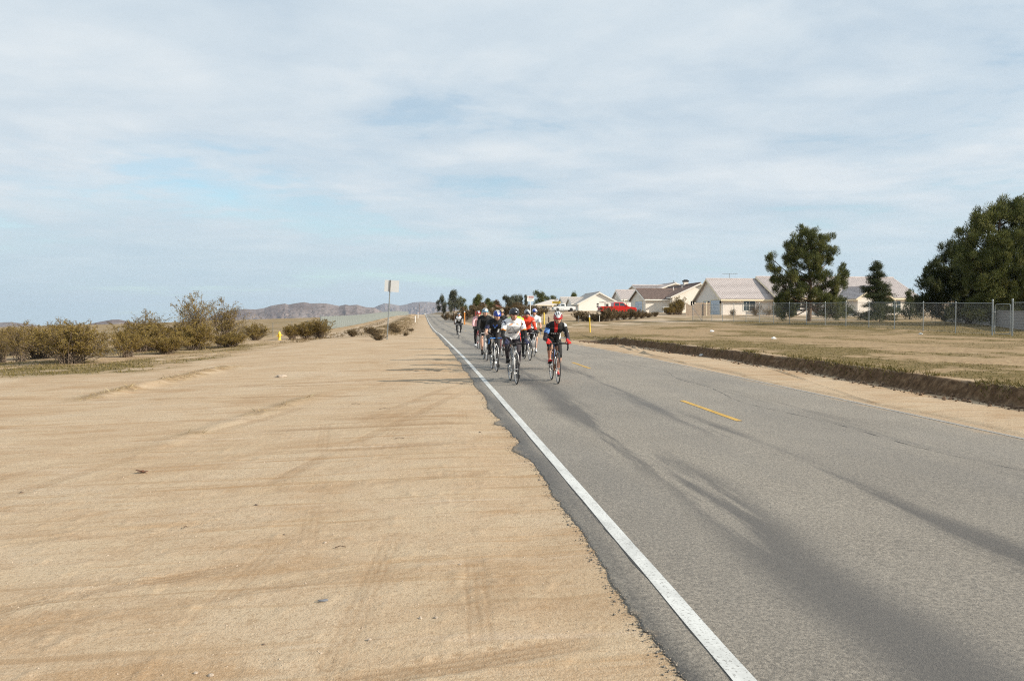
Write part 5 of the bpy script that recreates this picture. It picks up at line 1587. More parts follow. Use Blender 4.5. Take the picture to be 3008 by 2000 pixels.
# ------------------------------------------------------------------ vehicles
car_red = mat('red_car_paint', (0.50, 0.018, 0.014), 0.28, 0.06, 3, coat=.7)
car_white = mat('white_car_paint', (0.72, 0.73, 0.73), 0.3, 0.04, 3, coat=.5)
chrome = mat('chrome', (0.6, 0.6, 0.6), 0.2, 0.1, 5, metal=.9)
tyre_m = mat('tyre', (0.022, 0.022, 0.023), 0.85, .2, 10)
lamp_m = mat('lamp_lens', (0.75, 0.76, 0.75), 0.15, .05, 5)
lamp_r = mat('red_lens', (0.35, 0.02, 0.02), 0.2, .05, 5)
glass_car = mat('car_glass', (0.03, 0.045, 0.05), 0.05, .2, 1, spec=.8)


def pickup(loc, rz, paintm, crew, label):
    """nose towards +x, length 5.8"""
    t = empty('pickup_truck', loc, rz, label, 'pickup truck')
    L = 5.8; hw = .96
    cab0 = 2.05 if crew else 2.55          # back of the cab, from the tail
    prof = [(0.05, .55), (0.0, .62), (0.02, 1.22), (0.06, 1.27), (4.35, 1.27), (4.6, 1.24), (5.5, 1.14), (5.72, 1.02), (5.78, .72), (5.72, .5), (5.2, .42), (.6, .45)]
    m = MB(); m.prism(prof, 'y', -hw, hw)
    b = m.build('body', paintm, t)
    mod = b.modifiers.new('bevel', 'BEVEL'); mod.width = .06; mod.segments = 2
    m = MB(); m.box(.12, cab0 - .12, -hw + .1, hw - .1, 1.275, 1.285); m.build('load_bed', dark_m, t)
    cb = [(cab0, 1.25), (cab0 + .08, 1.86), (cab0 + .25, 1.93), (4.35 - .95, 1.93), (4.35 - .75, 1.90), (4.45, 1.25)]
    n = len(cb); v = []
    for sgn in (-1, 1):
        for (x, z) in cb: v.append((x, sgn * (hw - .03 - .16 * max(0, (z - 1.25) / .68)), z))
    f = [tuple(range(n)), tuple(range(2 * n - 1, n - 1, -1))] + [(i, i + n, (i + 1) % n + n, (i + 1) % n) for i in range(n)]
    m = MB(); m.add(v, f); c = m.build('cab', paintm, t)
    mod = c.modifiers.new('bevel', 'BEVEL'); mod.width = .04; mod.segments = 2
    wins = [(cab0 + .22, 2.95), (3.08, 4.0)] if crew else [(cab0 + .3, 4.0)]
    for sgn in (-1, 1):
        for i, (a, e) in enumerate(wins):
            yy = lambda z: sgn * (hw - .03 - .16 * (z - 1.25) / .68 + .008)
            z0, z1 = 1.34, 1.80
            xe = e - (.34 if i == len(wins) - 1 else 0)
            vs = [(a, yy(z0), z0), (e, yy(z0), z0), (xe, yy(z1), z1), (a + .04, yy(z1), z1)]
            vs += [(x, y - sgn * .03, z) for x, y, z in vs]
            m = MB(); m.add(vs, [(0, 1, 2, 3), (7, 6, 5, 4), (0, 4, 5, 1), (1, 5, 6, 2), (2, 6, 7, 3), (3, 7, 4, 0)]); m.build('side_window', glass_car, t)
        m = MB(); m.ell((4.15, sgn * (hw + .09), 1.42), (.1, .09, .11), 8, 6); m.build('mirror', dark_m if not crew else paintm, t)
        m = MB(); m.box(2.7, 2.9, sgn * (hw + .005) - .01, sgn * (hw + .005) + .02, 1.08, 1.13); m.build('door_handle', chrome, t)
        m = MB(); m.box(5.60, 5.77, sgn * .62 - .22, sgn * .62 + .22, .84, 1.03); m.build('headlight', lamp_m, t)
        m = MB(); m.box(-.02, .05, sgn * .84 - .09, sgn * .84 + .09, .85, 1.18); m.build('tail_light', lamp_r, t)
        for wx in (1.15, 4.72):
            m = MB(); m.lathe([(.445, -.03), (.445, .012)], (wx, sgn * (hw - .0), .5), 20, 'y'); m.build('wheel_arch', dark_m, t)
            w = empty('wheel', (wx, sgn * (hw - .12), .39)); w.parent = t
            m = MB(); m.lathe([(.23, -.12), (.36, -.125), (.39, -.08), (.39, .08), (.36, .125), (.23, .12)], (0, 0, 0), 22, 'y'); m.build('tyre', tyre_m, w, True)
            m = MB(); m.lathe([(.24, -.09), (.24, .09)], (0, 0, 0), 18, 'y'); m.lathe([(.1, sgn * .1), (.06, sgn * .13)], (0, 0, 0), 10, 'y'); m.build('rim', chrome, w)
    m = MB(); m.box(5.66, 5.86, -.92, .92, .48, .70); m.build('front_bumper', chrome, t)
    m = MB(); m.box(-.16, .02, -.9, .9, .52, .70); m.build('rear_bumper', chrome, t)
    m = MB(); m.box(5.74, 5.80, -.42, .42, .76, 1.0); m.build('grille', dark_m, t)
    ws = [(3.62, 1.86), (4.42, 1.30)]
    m = MB(); m.add([(ws[0][0] + .02, -.66, ws[0][1]), (ws[0][0] + .02, .66, ws[0][1]), (ws[1][0] + .03, .84, ws[1][1]), (ws[1][0] + .03, -.84, ws[1][1]), (ws[0][0] - .02, -.66, ws[0][1] - .03), (ws[0][0] - .02, .66, ws[0][1] - .03), (ws[1][0] - .02, .84, ws[1][1] - .03), (ws[1][0] - .02, -.84, ws[1][1] - .03)],
                    [(0, 1, 2, 3), (7, 6, 5, 4), (0, 4, 5, 1), (1, 5, 6, 2), (2, 6, 7, 3), (3, 7, 4, 0)]); m.build('windscreen', glass_car, t)
    return t


p = place(1760, 926, 121)
pickup((p[0], p[1], gz(p[0] + 3, p[1]) + .0), 0.02, car_red, True, 'red crew cab pickup parked facing right before the white houses')
p = place(1688, 924, 160)
wtr = pickup((p[0], p[1], gz(p[0] - 2, p[1])), math.pi + .05, car_white, False, 'white single cab pickup parked beside the white house')
wtr.scale = (.80, .86, .88)
p = place(1258, 922, 760); pz = float(zroad(np.array([p[1]]))[0])
t = empty('distant_car', (3.0, p[1], pz), 0, 'tiny white car far down the road at the vanishing point', 'car')
m = MB(); m.box(-.95, .95, -2.2, 2.2, .35, .95); b = m.build('body', car_white, t)
m = MB(); m.prism([(-.85, .95), (.85, .95), (.68, 1.5), (-.68, 1.5)], 'y', -1.0, 1.5); m.build('cabin', car_white, t)
m = MB(); m.prism([(-.75, 1.0), (.75, 1.0), (.62, 1.43), (-.62, 1.43)], 'y', -1.03, -1.001); m.build('windscreen', glass_car, t)
for sx in (-.8, .8):
    for sy in (-1.4, 1.4):
        m = MB(); m.lathe([(.34, -.1), (.34, .1)], (sx, sy, .34), 14, 'x'); m.build('wheel', tyre_m, t)

# ------------------------------------------------------------------ litter on the dirt
def rock(x, y, r, mtl, label, name='stone', group='small stones on the near dirt', sq=.6, seed=1):
    rg = np.random.default_rng(seed)
    m = MB(); m.ell((0, 0, 0), (r, r * (.7 + .4 * rg.random()), r * sq), 9, 6)
    m.v = [tuple(np.array(p) * (1 + .28 * (rg.random() - .5))) for p in m.v]
    o = m.build(name, mtl, None, loc=(x, y, gz(x, y) + r * sq * .35), rot=(0, 0, seed))
    return tag(o, label, 'stone', group)


def onground(u, v):
    d = place(u, v, 1.0); o = Vector((0, 0, CAM_Z)); d = (Vector(d) - o)
    lo, hi = .5, 400
    for i in range(50):
        k = (lo + hi) / 2; q = o + d * k
        if q.z > gz(q.x, q.y): lo = k
        else: hi = k
    return q.x, q.y


q = onground(825, 1108); rock(q[0], q[1], .15, rock_m, 'largest pale flat rock beside the straw covered berm', 'rock', None, .35, 3)
STN = [(955, 1594, .035, 1, 'brown stone left of the grey rag'), (1235, 1816, .03, 1, 'small dark stone low on the near dirt'), (755, 1484, .03, 0, 'dark pebble above the long tyre marks'), (1280, 1815, .035, 1, 'tan stone beside the low tyre tread'),
       (1085, 1880, .035, 1, 'pale stone near the lower border'), (620, 1984, .04, 1, 'white stone at the lower border'), (575, 1977, .03, 1, 'tan stone at the lower border'), (835, 1570, .025, 0, 'thin dark pebble below the two tracks'),
       (1352, 1658, .03, 1, 'white pebble near the road edge'), (1410, 1270, .045, 0, 'dark clod on the shoulder near the jagged asphalt'), (775, 1893, .025, 0, 'dark chip near the bottom'), (63, 1447, .05, 0, 'dark stone near the left border'), (752, 1483, .04, 0, 'dark oval stone in the middle dirt')]
for i, (u, v, r, c, lab) in enumerate(STN):
    q = onground(u, v); rock(q[0], q[1], r * .36, rock_m if c else rock_dark, lab, seed=50 + i)
q = onground(418, 1388)
m = MB(); rg = np.random.default_rng(5)
for k in range(14):
    a = rg.random() * 6.28; r = .055 * rg.random()
    m.obox((r * math.cos(a), .6 * r * math.sin(a), .012 + .015 * rg.random()), (.024 * math.cos(a), .024 * math.sin(a), .005), (-.01 * math.sin(a), .01 * math.cos(a), 0), (0, 0, .003))
tag(m.build('bark_scrap', mat('bark_scrap', (.16, .085, .055), .9, .4, 30), None, loc=(q[0], q[1], gz(*q))), 'reddish brown scrap of bark lying on the middle dirt', 'bark')
q = onground(948, 1766)
m = MB(); m.ell((0, 0, .006), (.032, .011, .006), 10, 5); m.ell((.016, .004, .009), (.017, .009, .006), 8, 5)
tag(m.build('rag', mat('grey_rag', (.16, .165, .18), .9, .4, 40), None, loc=(q[0], q[1], gz(*q)), rot=(0, .1, .1)), 'small crumpled grey rag on the near dirt', 'rag')
STK = [(1045, 1188, .28, .1, 'twig beside the pale chip left of the rider shadows'), (1130, 1202, .35, .0, 'straight twig below the rider shadows'), (545, 1551, .06, .9, 'short curved twig on the left near dirt'), (1000, 1610, .14, .05, 'thin dark twig along the tyre mark'), (1173, 1289, .22, .05, 'straw twig lying on the middle dirt')]
for i, (u, v, L, a, lab) in enumerate(STK):
    L *= .55; q = onground(u, v); m = MB(); m.tube([(-L / 2, 0, .008), (0, .02 * L, .02), (L / 2, .05 * L, .008)], .0032, 5)
    tag(m.build('twig', wood_dark, None, loc=(q[0], q[1], gz(*q)), rot=(0, 0, a)), lab, 'twig', 'twigs on the dirt')
# gravel too fine to count
rg = np.random.default_rng(9); n = 5200
x = np.concatenate([rg.uniform(-6.5, 1.1, 3600), rg.uniform(7.6, 9.0, 1600)]); y = np.concatenate([2.6 * (26 / 2.6) ** rg.random(3600), 8.6 * (22 / 8.6) ** rg.random(1600)])
z = ground_z(x, y); r = (.002 + .006 * rg.random(n) ** 3)
T = np.array([(1, 0, -.3), (-.5, .87, -.3), (-.5, -.87, -.3), (0, 0, .8)])
v = (np.stack([x, y, z + r * .3], -1)[:, None, :] + T[None] * r[:, None, None] * (0.7 + .6 * rg.random((n, 4, 1)))).reshape(-1, 3)
b = np.arange(n) * 4
f = np.concatenate([np.stack([b, b + 1, b + 3], -1), np.stack([b + 1, b + 2, b + 3], -1), np.stack([b + 2, b, b + 3], -1)])
tag(link('gravel', np_mesh('gravel', v, f, [rock_m])), 'fine gravel strewn over the dirt shoulders', 'gravel', kind='stuff')
for i, (u, v, s, lab) in enumerate([(2091, 975, .16, 'larger white paper scrap on the field left of the first fence posts'), (2273, 996, .13, 'white lump in the grass of the field'), (2704, 983, .13, 'white plastic scrap at the foot of the fence'), (2060, 1046, .10, 'white scrap at the shadow foot of the bank')]):
    q = onground(u, v); m = MB(); rg = np.random.default_rng(i)
    m.ell((0, 0, s * .3), (s, s * .6, s * .45), 8, 5); m.v = [tuple(np.array(p) * (1 + .4 * (rg.random() - .5))) for p in m.v]
    tag(m.build('paper_scrap', white_plain, None, loc=(q[0], q[1], gz(*q))), lab, 'litter', 'white litter in the field')

# ------------------------------------------------------------------ bicycles
def bmat(name, col, rough=.35, metal=0.0, coat=.4, var=.06):
    return mat(name, col, rough, var, 8, metal=metal, coat=coat)


black_m = mat('matt_black', (0.018, 0.018, 0.02), .6, .15, 12)
alloy = mat('bare_alloy', (0.55, 0.55, 0.54), .3, .08, 12, metal=.85)
spoke_m = mat('spokes', (0.5, 0.5, 0.5), .35, .05, 12, metal=.8)
rim_m = mat('rim_alloy', (0.42, 0.42, 0.42), .35, .08, 12, metal=.7)
RH = Vector((0, .41, .335)); FH = Vector((0, -.58, .335)); BBv = Vector((0, 0, .27))
SEAT = Vector((0, .195, .905)); HT = Vector((0, -.405, .835)); HB = Vector((0, -.437, .735)); STB = Vector((0, -.515, .895))


def wheel_meshes():
    t = MB(); t.ring((0, 0, 0), .323, .0125, 'x', 40, 8)
    r = MB(); r.ring((0, 0, 0), .303, .011, 'x', 40, 6)
    h = MB(); h.lathe([(.012, -.05), (.02, -.03), (.013, -.01), (.013, .01), (.02, .03), (.012, .05)], (0, 0, 0), 10, 'x')
    s = MB()
    for k in range(20):
        a = 2 * math.pi * k / 20; b = a + (.5 if k % 2 else -.5); sx = .026 if k % 4 < 2 else -.026
        s.tube([(sx, .02 * math.cos(b), .02 * math.sin(b)), (0, .297 * math.cos(a), .297 * math.sin(a))], .0011, 4, cap=False)
    return t.mesh('tyre', tyre_m, True), r.mesh('rim', rim_m, True), h.mesh('hub', alloy, True), s.mesh('spokes', spoke_m, fixn=False)


W_T, W_R, W_H, W_S = wheel_meshes()


def m_frame():
    m = MB()
    seat_top = BBv.lerp(SEAT, .80)
    m.tube([HT - Vector((0, -.004, .02)), seat_top - Vector((0, 0, .03))], [.017, .015], 10)
    m.tube([HB + Vector((0, .004, .02)), BBv], [.021, .021], 10)
    m.tube([BBv, seat_top], [.017, .016], 10)
    m.tube([HB, HT], .021, 10)
    m.lathe([(.026, -.036), (.026, .036)], BBv, 12, 'x')
    for s in (-1, 1):
        m.tube([BBv + Vector((s * .03, .03, 0)), RH + Vector((s * .064, 0, 0))], [.011, .008], 7)
        m.tube([seat_top + Vector((s * .012, .01, -.04)), RH + Vector((s * .064, 0, 0))], [.009, .007], 7)
    return m.mesh('frame', black_m, True)


def m_fork():
    m = MB()
    cr = HB + Vector((0, -.008, -.02))
    m.tube([HB + Vector((0, 0, .01)), cr + Vector((0, -.004, -.02))], .019, 8)
    for s in (-1, 1):
        m.tube([cr + Vector((s * .01, -.002, -.005)), cr + Vector((s * .045, -.012, -.05)), FH + Vector((s * .052, .02, .16)), FH + Vector((s * .052, 0, 0))], [.014, .013, .011, .008], 7)
    return m.mesh('fork', black_m, True)


def m_bar():
    m = MB()
    for s in (-1, 1):
        m.tube([STB, STB + Vector((s * .10, 0, 0)), STB + Vector((s * .185, -.004, 0)), STB + Vector((s * .205, -.03, -.002)), STB + Vector((s * .21, -.075, -.012)), STB + Vector((s * .212, -.102, -.05)),
                STB + Vector((s * .214, -.095, -.10)), STB + Vector((s * .216, -.06, -.135)), STB + Vector((s * .218, .0, -.145))], [.0155, .0155, .0155, .0155, .016, .016, .016, .016, .016], 8)
    return m.mesh('handlebar', black_m, True)


def m_hood(s):
    m = MB()
    b = STB + Vector((s * .21, -.06, .0))
    m.tube([b, b + Vector((0, -.045, .012)), b + Vector((0, -.085, .028)), b + Vector((0, -.10, .052))], [.018, .019, .018, .012], 8)
    m.tube([b + Vector((0, -.088, .03)), b + Vector((s * .004, -.098, -.02)), b + Vector((s * .008, -.088, -.085)), b + Vector((s * .008, -.098, -.11))], [.011, .009, .008, .006], 6)
    return m.mesh('brake_lever', black_m, True)


def m_stem():
    m = MB(); m.tube([HT, HT + Vector((0, -.012, .05))], .018, 8); m.tube([HT + Vector((0, -.010, .045)), STB], [.017, .017], 8); m.lathe([(.022, -.025), (.022, .025)], STB, 10, 'x')
    return m.mesh('stem', black_m, True)


def m_saddle():
    m = MB()
    pr = [(.135, .075), (.11, .07), (.06, .05), (.0, .026), (-.08, .02), (-.125, .012)]
    vs = []; fs = []; n = 10
    for (y, w) in pr:
        for k in range(n):
            a = 2 * math.pi * k / n
            vs.append(SEAT + Vector((w * math.cos(a), y, .012 + .018 * math.sin(a) + (.012 if y > .1 else 0))))
    for i in range(len(pr) - 1):
        for k in range(n): fs.append((i * n + k, i * n + (k + 1) % n, (i + 1) * n + (k + 1) % n, (i + 1) * n + k))
    fs += [tuple(range(n)), tuple(range((len(pr) - 1) * n, len(pr) * n))]
    m.add(vs, fs)
    return m.mesh('saddle', black_m, True)


def m_crank():
    m = MB()
    m.ring((-.045, 0, 0), .098, .003, 'x', 30, 5); m.ring((-.045, 0, 0), .075, .003, 'x', 24, 5)
    for k in range(5):
        a = k * 2 * math.pi / 5; m.tube([(-.045, 0, 0), (-.045, .098 * math.cos(a), .098 * math.sin(a))], .006, 5)
    m.lathe([(.012, -.07), (.012, .07)], (0, 0, 0), 8, 'x')
    m.tube([(-.066, 0, 0), (-.07, -.172, 0)], [.014, .010], 7); m.tube([(.066, 0, 0), (.07, .172, 0)], [.014, .010], 7)
    return m.mesh('crankset', alloy, True)


def m_pedal(s):
    m = MB(); m.box(-.045 + s * .115, .045 + s * .115, -.035, .035, -.01, .01); m.lathe([(.008, s * .07), (.008, s * .16)], (0, 0, 0), 6, 'x')
    return m.mesh('pedal', black_m)


B_FRAME, B_FORK, B_BAR, B_STEM, B_SAD, B_CR = m_frame(), m_fork(), m_bar(), m_stem(), m_saddle(), m_crank()
B_HOOD = {s: m_hood(s) for s in (-1, 1)}; B_PED = {s: m_pedal(s) for s in (-1, 1)}
_m = MB(); _m.tube([BBv.lerp(SEAT, .76), SEAT + Vector((0, 0, .0))], .0135, 8); B_POST = _m.mesh('seatpost', alloy, True)
_m = MB()
for k in range(6): _m.lathe([(.055 - .006 * k, -.044 - .004 * k), (.055 - .006 * k, -.041 - .004 * k)], RH, 14, 'x')
B_CASS = _m.mesh('cassette', alloy)
_m = MB(); _m.tube([(-.045, -.02, .27 + .097), (-.046, .40, .335 + .045)], .004, 4); _m.tube([(-.045, -.02, .27 - .097), (-.046, .37, .335 - .12)], .004, 4); B_CHAIN = _m.mesh('chain', alloy)
_m = MB(); _m.tube([(-.05, .41, .31), (-.055, .40, .25), (-.05, .375, .20)], [.016, .012, .012], 6); B_DER = _m.mesh('rear_derailleur', black_m)
_m = MB()
for s in (-1, 1): _m.tube([(0, -.485, .70), (s * .035, -.50, .685), (s * .028, -.50, .645)], [.008, .008, .010], 5)
B_BRK = _m.mesh('brake_caliper', alloy)
_m = MB(); _m.lathe([(.034, 0), (.036, .02), (.036, .14), (.028, .16), (.014, .17), (.012, .19)], (0, 0, 0), 12); B_BOT = _m.mesh('bottle', white_plain, True)


def sub(name, me, parent, mtl=None, loc=None, rot=None):
    o = link(name, me, parent, loc, rot)
    if mtl is not None:
        o.material_slots[0].link = 'OBJECT'; o.material_slots[0].material = mtl
    return o


def bicycle(x, y, rz, alpha, frame_m, fork_m, tape_m, label, tyre=None, lean=0.0, bottle=True):
    z = float(zroad(np.array([y]))[0]) + .002
    t = empty('bicycle', (x, y, z), rz, label, 'bicycle', 'road bicycles of the group ride')
    t.rotation_euler = (math.atan((float(zroad(np.array([y - .5]))[0]) - float(zroad(np.array([y + .5]))[0])) * -1.0), lean, rz)
    sub('frame', B_FRAME, t, frame_m); sub('fork', B_FORK, t, fork_m); sub('stem', B_STEM, t)
    hb = sub('handlebar', B_BAR, t, tape_m)
    for s in (-1, 1): sub('brake_lever', B_HOOD[s], hb)
    sub('saddle', B_SAD, t); sub('seatpost', B_POST, t)
    cr = sub('crankset', B_CR, t, None, BBv, (-(alpha), 0, 0))
    a = alpha
    sub('pedal', B_PED[-1], cr, None, (0, -.172, 0), (a, 0, 0)); sub('pedal', B_PED[1], cr, None, (0, .172, 0), (a, 0, 0))
    sub('cassette', B_CASS, t); sub('chain', B_CHAIN, t); sub('rear_derailleur', B_DER, t); sub('brake_caliper', B_BRK, t)
    if bottle: sub('bottle', B_BOT, t, None, BBv + Vector((0, -.16, .16)), (math.radians(42), 0, 0))
    for hub in (FH, RH):
        w = empty('wheel', hub); w.parent = t
        sub('tyre', W_T, w, tyre); sub('rim', W_R, w); sub('hub', W_H, w); sub('spokes', W_S, w)
    return t


# ------------------------------------------------------------------ riders
def ik(A, B, l1, l2, pole):
    A, B, pole = Vector(A), Vector(B), Vector(pole)
    d = B - A; L = min(d.length, (l1 + l2) * .998)
    a = (l1 * l1 - l2 * l2 + L * L) / (2 * L); h = math.sqrt(max(l1 * l1 - a * a, 0))
    dn = d.normalized(); p = pole - dn * pole.dot(dn); p.normalize()
    return A + dn * a + p * h


def loft(mb, rings, n=16):
    """rings: (centre, lateral radius, thickness radius, direction)"""
    vs = []; fs = []
    for (c, rx, ry_, d) in rings:
        c = Vector(c); d = Vector(d).normalized(); s = Vector((1, 0, 0)); t = d.cross(s).normalized()
        for k in range(n):
            a = 2 * math.pi * k / n
            ca, sa = math.cos(a), math.sin(a)
            q = (abs(ca) ** 2.6 + abs(sa) ** 2.6) ** (-1 / 2.6)
            vs.append(c + s * (rx * ca * q) + t * (ry_ * sa * q))
    for i in range(len(rings) - 1):
        for k in range(n): fs.append((i * n + k, i * n + (k + 1) % n, (i + 1) * n + (k + 1) % n, (i + 1) * n + k))
    fs += [tuple(range(n - 1, -1, -1)), tuple((len(rings) - 1) * n + k for k in range(n))]
    mb.add(vs, fs)


def remeshed(mb, voxel, smooth=6):
    me = mb.mesh('tmp', black_m)
    o = bpy.data.objects.new('tmp', me); COL.objects.link(o)
    md = o.modifiers.new('r', 'REMESH'); md.mode = 'VOXEL'; md.voxel_size = voxel; md.use_smooth_shade = True
    ms = o.modifiers.new('s', 'SMOOTH'); ms.factor = .5; ms.iterations = smooth
    dg = bpy.context.evaluated_depsgraph_get()
    e = o.evaluated_get(dg).to_mesh()
    nv = len(e.vertices); V = np.zeros(nv * 3, np.float32); e.vertices.foreach_get('co', V)
    N = np.zeros(nv * 3, np.float32); e.vertices.foreach_get('normal', N)
    F = np.array([p.vertices[:] for p in e.polygons if len(p.vertices) == 4], np.int32)
    o.evaluated_get(dg).to_mesh_clear()
    bpy.data.objects.remove(o); bpy.data.meshes.remove(me)
    return V.reshape(-1, 3), N.reshape(-1, 3), F


GRIP = {s: STB + Vector((s * .21, -.105, .022)) for s in (-1, 1)}


def glove_mesh(s):
    m = MB(); b = GRIP[s]
    wr = b + Vector((s * .006, .095, .052)); pm = b + Vector((s * .006, .018, .036))
    m.tube([wr + Vector((0, .03, .018)), wr, wr.lerp(pm, .6)], [.030, .029, .030], 10)
    m.ell(pm, (.043, .05, .024), 12, 8, Matrix.Rotation(-.35, 3, 'X'))
    for k, (dx, L) in enumerate(((-.026, .95), (-.008, 1.05), (.012, 1.0), (.030, .82))):
        # knuckles on top of the hood, the fingers run forward, wrap and curl back below
        p0 = pm + Vector((s * dx, -.03, -.004)); p1 = p0 + Vector((s * (.012 + .25 * dx), -.038 * L, -.012)); p2 = p1 + Vector((s * .010, -.014, -.030 * L)); p3 = p2 + Vector((-s * .004, .014, -.022 * L))
        m.tube([p0, p1, p2, p3], [.0115, .0105, .0098, .0085], 7)
    t0 = pm + Vector((-s * .028, .012, -.006)); t1 = t0 + Vector((-s * .022, -.022, -.016)); t2 = t1 + Vector((-s * .002, -.024, -.022))
    m.tube([t0, t1, t2], [.0135, .0115, .0095], 7)
    V, N, F = remeshed(m, .0055, 3)
    return np_mesh('glove', V, F, [black_m], smooth=True)


GLOVE = {s: glove_mesh(s) for s in (-1, 1)}


def helmet_mesh(seed=0, split=0.62):
    NL, NT = 56, 30
    vs = []; idx = {}
    info = []
    for j in range(NT + 1):
        th = (j / NT) * math.radians(101)
        for i in range(NL):
            ph = 2 * math.pi * i / NL
            x = math.sin(th) * math.cos(ph); y = math.sin(th) * math.sin(ph); z = math.cos(th)
            rear = max(0, y)
            X, Y, Z = x * .104, y * (.134 + .022 * rear), z * .118 + (.012 * rear - .010 * abs(x) * (th > 1.4))
            roll = math.degrees(math.atan2(x, max(z, .02) + .10)); 
            vent = False
            for c, hw in ((0, 6.5), (25, 7), (-25, 7), (50, 7), (-50, 7), (72, 5), (-72, 5)):
                if abs(roll - c) < hw * (1 - .35 * abs(y)) and (-.82 < y < -.20 or -.02 < y < .55) and th > .12 and th < 1.5:
                    vent = True
            k = .90 if vent else 1.0
            vs.append((X * k, Y * k, Z * k)); info.append((vent, abs(roll), th, y))
    fs = []; mi = []
    for j in range(NT):
        for i in range(NL):
            i2 = (i + 1) % NL
            q = (j * NL + i, (j + 1) * NL + i, (j + 1) * NL + i2, j * NL + i2)
            fs.append(q)
            nv_ = sum(info[a][0] for a in q)
            ar = np.mean([info[a][1] for a in q]); thm = np.mean([info[a][2] for a in q])
            mi.append(2 if nv_ >= 2 else (1 if (ar > 90 * split or thm > 1.55) else 0))
    me = np_mesh('helmet', vs, fs, [black_m, black_m, black_m], mi, smooth=True)
    md = None
    return me


HELM = [helmet_mesh(0, .55), helmet_mesh(1, .30)]
_m = MB()
for s in (-1, 1):
    _m.ell((s * .036, -.098, .004), (.033, .012, .019), 12, 8, Matrix.Rotation(s * .32, 3, 'Z'))
    _m.tube([(s * .066, -.088, .008), (s * .082, -.03, .012), (s * .084, .03, .006)], .004, 5)
_m.tube([(-.012, -.108, .008), (.012, -.108, .008)], .004, 5)
GLASSES = _m.mesh('sunglasses', mat('dark_lens', (.012, .012, .014), .12, .1, 5, spec=.7), True)
_m = MB(); _m.ell((0, -.100, -.068), (.026, .008, .0075), 10, 6); MOUTH = _m.mesh('mouth', mat('lips', (.28, .09, .075), .6, .1, 30), True)
_m = MB(); _m.ell((0, -.085, -.105), (.03, .022, .026), 10, 8); BEARD = _m.mesh('beard', mat('grey_brown_beard', (.20, .15, .115), .9, .2, 60), True)
_m = MB()
for s in (-1, 1): _m.tube([(s * .082, -.02, .03), (s * .074, -.03, -.05), (s * .03, -.05, -.115), (0, -.055, -.122)], .0055, 5)
STRAPS = _m.mesh('helmet_strap', black_m)
_m = MB(); _m.add([(-.075, -.118, .052), (.075, -.118, .052), (.055, -.178, .040), (-.055, -.178, .040), (-.075, -.118, .045), (.075, -.118, .045), (.055, -.178, .034), (-.055, -.178, .034)],
                  [(0, 1, 2, 3), (7, 6, 5, 4), (0, 4, 5, 1), (1, 5, 6, 2), (2, 6, 7, 3), (3, 7, 4, 0)]); VISOR = _m.mesh('helmet_visor', black_m)


def shoe_mesh():
    m = MB()
    rings = []
    for (y, w, zc_, h) in [(.105, .026, .045, .040), (.085, .034, .048, .048), (.04, .036, .050, .050), (-.01, .040, .040, .040), (-.07, .046, .032, .031), (-.13, .046, .027, .026), (-.165, .036, .024, .021), (-.18, .018, .022, .013)]:
        rings.append(((0, y, zc_), w, h, (0, -1, 0)))
    loft(m, rings, 12)
    return m.mesh('shoe', black_m, True)


SHOE = shoe_mesh()
_m = MB(); loft(_m, [((0, .105, .004), .024, .006, (0, -1, 0)), ((0, .04, .004), .033, .007, (0, -1, 0)), ((0, -.07, .0), .045, .007, (0, -1, 0)), ((0, -.165, .0), .034, .007, (0, -1, 0)), ((0, -.178, .0), .02, .005, (0, -1, 0))], 10); SOLE = _m.mesh('sole', black_m, True)

skin_m = mat('skin', (0.60, 0.365, 0.265), .55, .10, 14)
skin_tan = mat('tanned_skin', (0.52, 0.290, 0.200), .55, .10, 14)


def cloth(name, col, rough=.75):
    return mat('cloth_' + name, col, rough, .10, 25, sheen=.04)


CL = {k: cloth(k, c) for k, c in dict(white=(.80, .81, .83), black=(.007, .007, .008), charcoal=(.018, .0175, .02), navy=(.022, .026, .07), blue=(.03, .10, .42), ltblue=(.22, .45, .72), orange=(.75, .27, .03),
      red=(.60, .025, .02), redorange=(.72, .060, .022), pink=(.72, .42, .44), neon=(.42, .80, .06), grey=(.30, .30, .31), tan=(.42, .30, .18), plum=(.030, .023, .030), cream=(.6, .52, .42)).items()}
HC = {k: mat('helmet_' + k, c, .35, .05, 6, coat=.3) for k, c in dict(white=(.68, .69, .70), black=(.015, .015, .018), blue=(.02, .06, .40), red=(.50, .015, .02), ltblue=(.25, .50, .72), tan=(.45, .33, .20), dark=(.02, .022, .028), navy=(.015, .02, .06), grey=(.35, .35, .36)).items()}


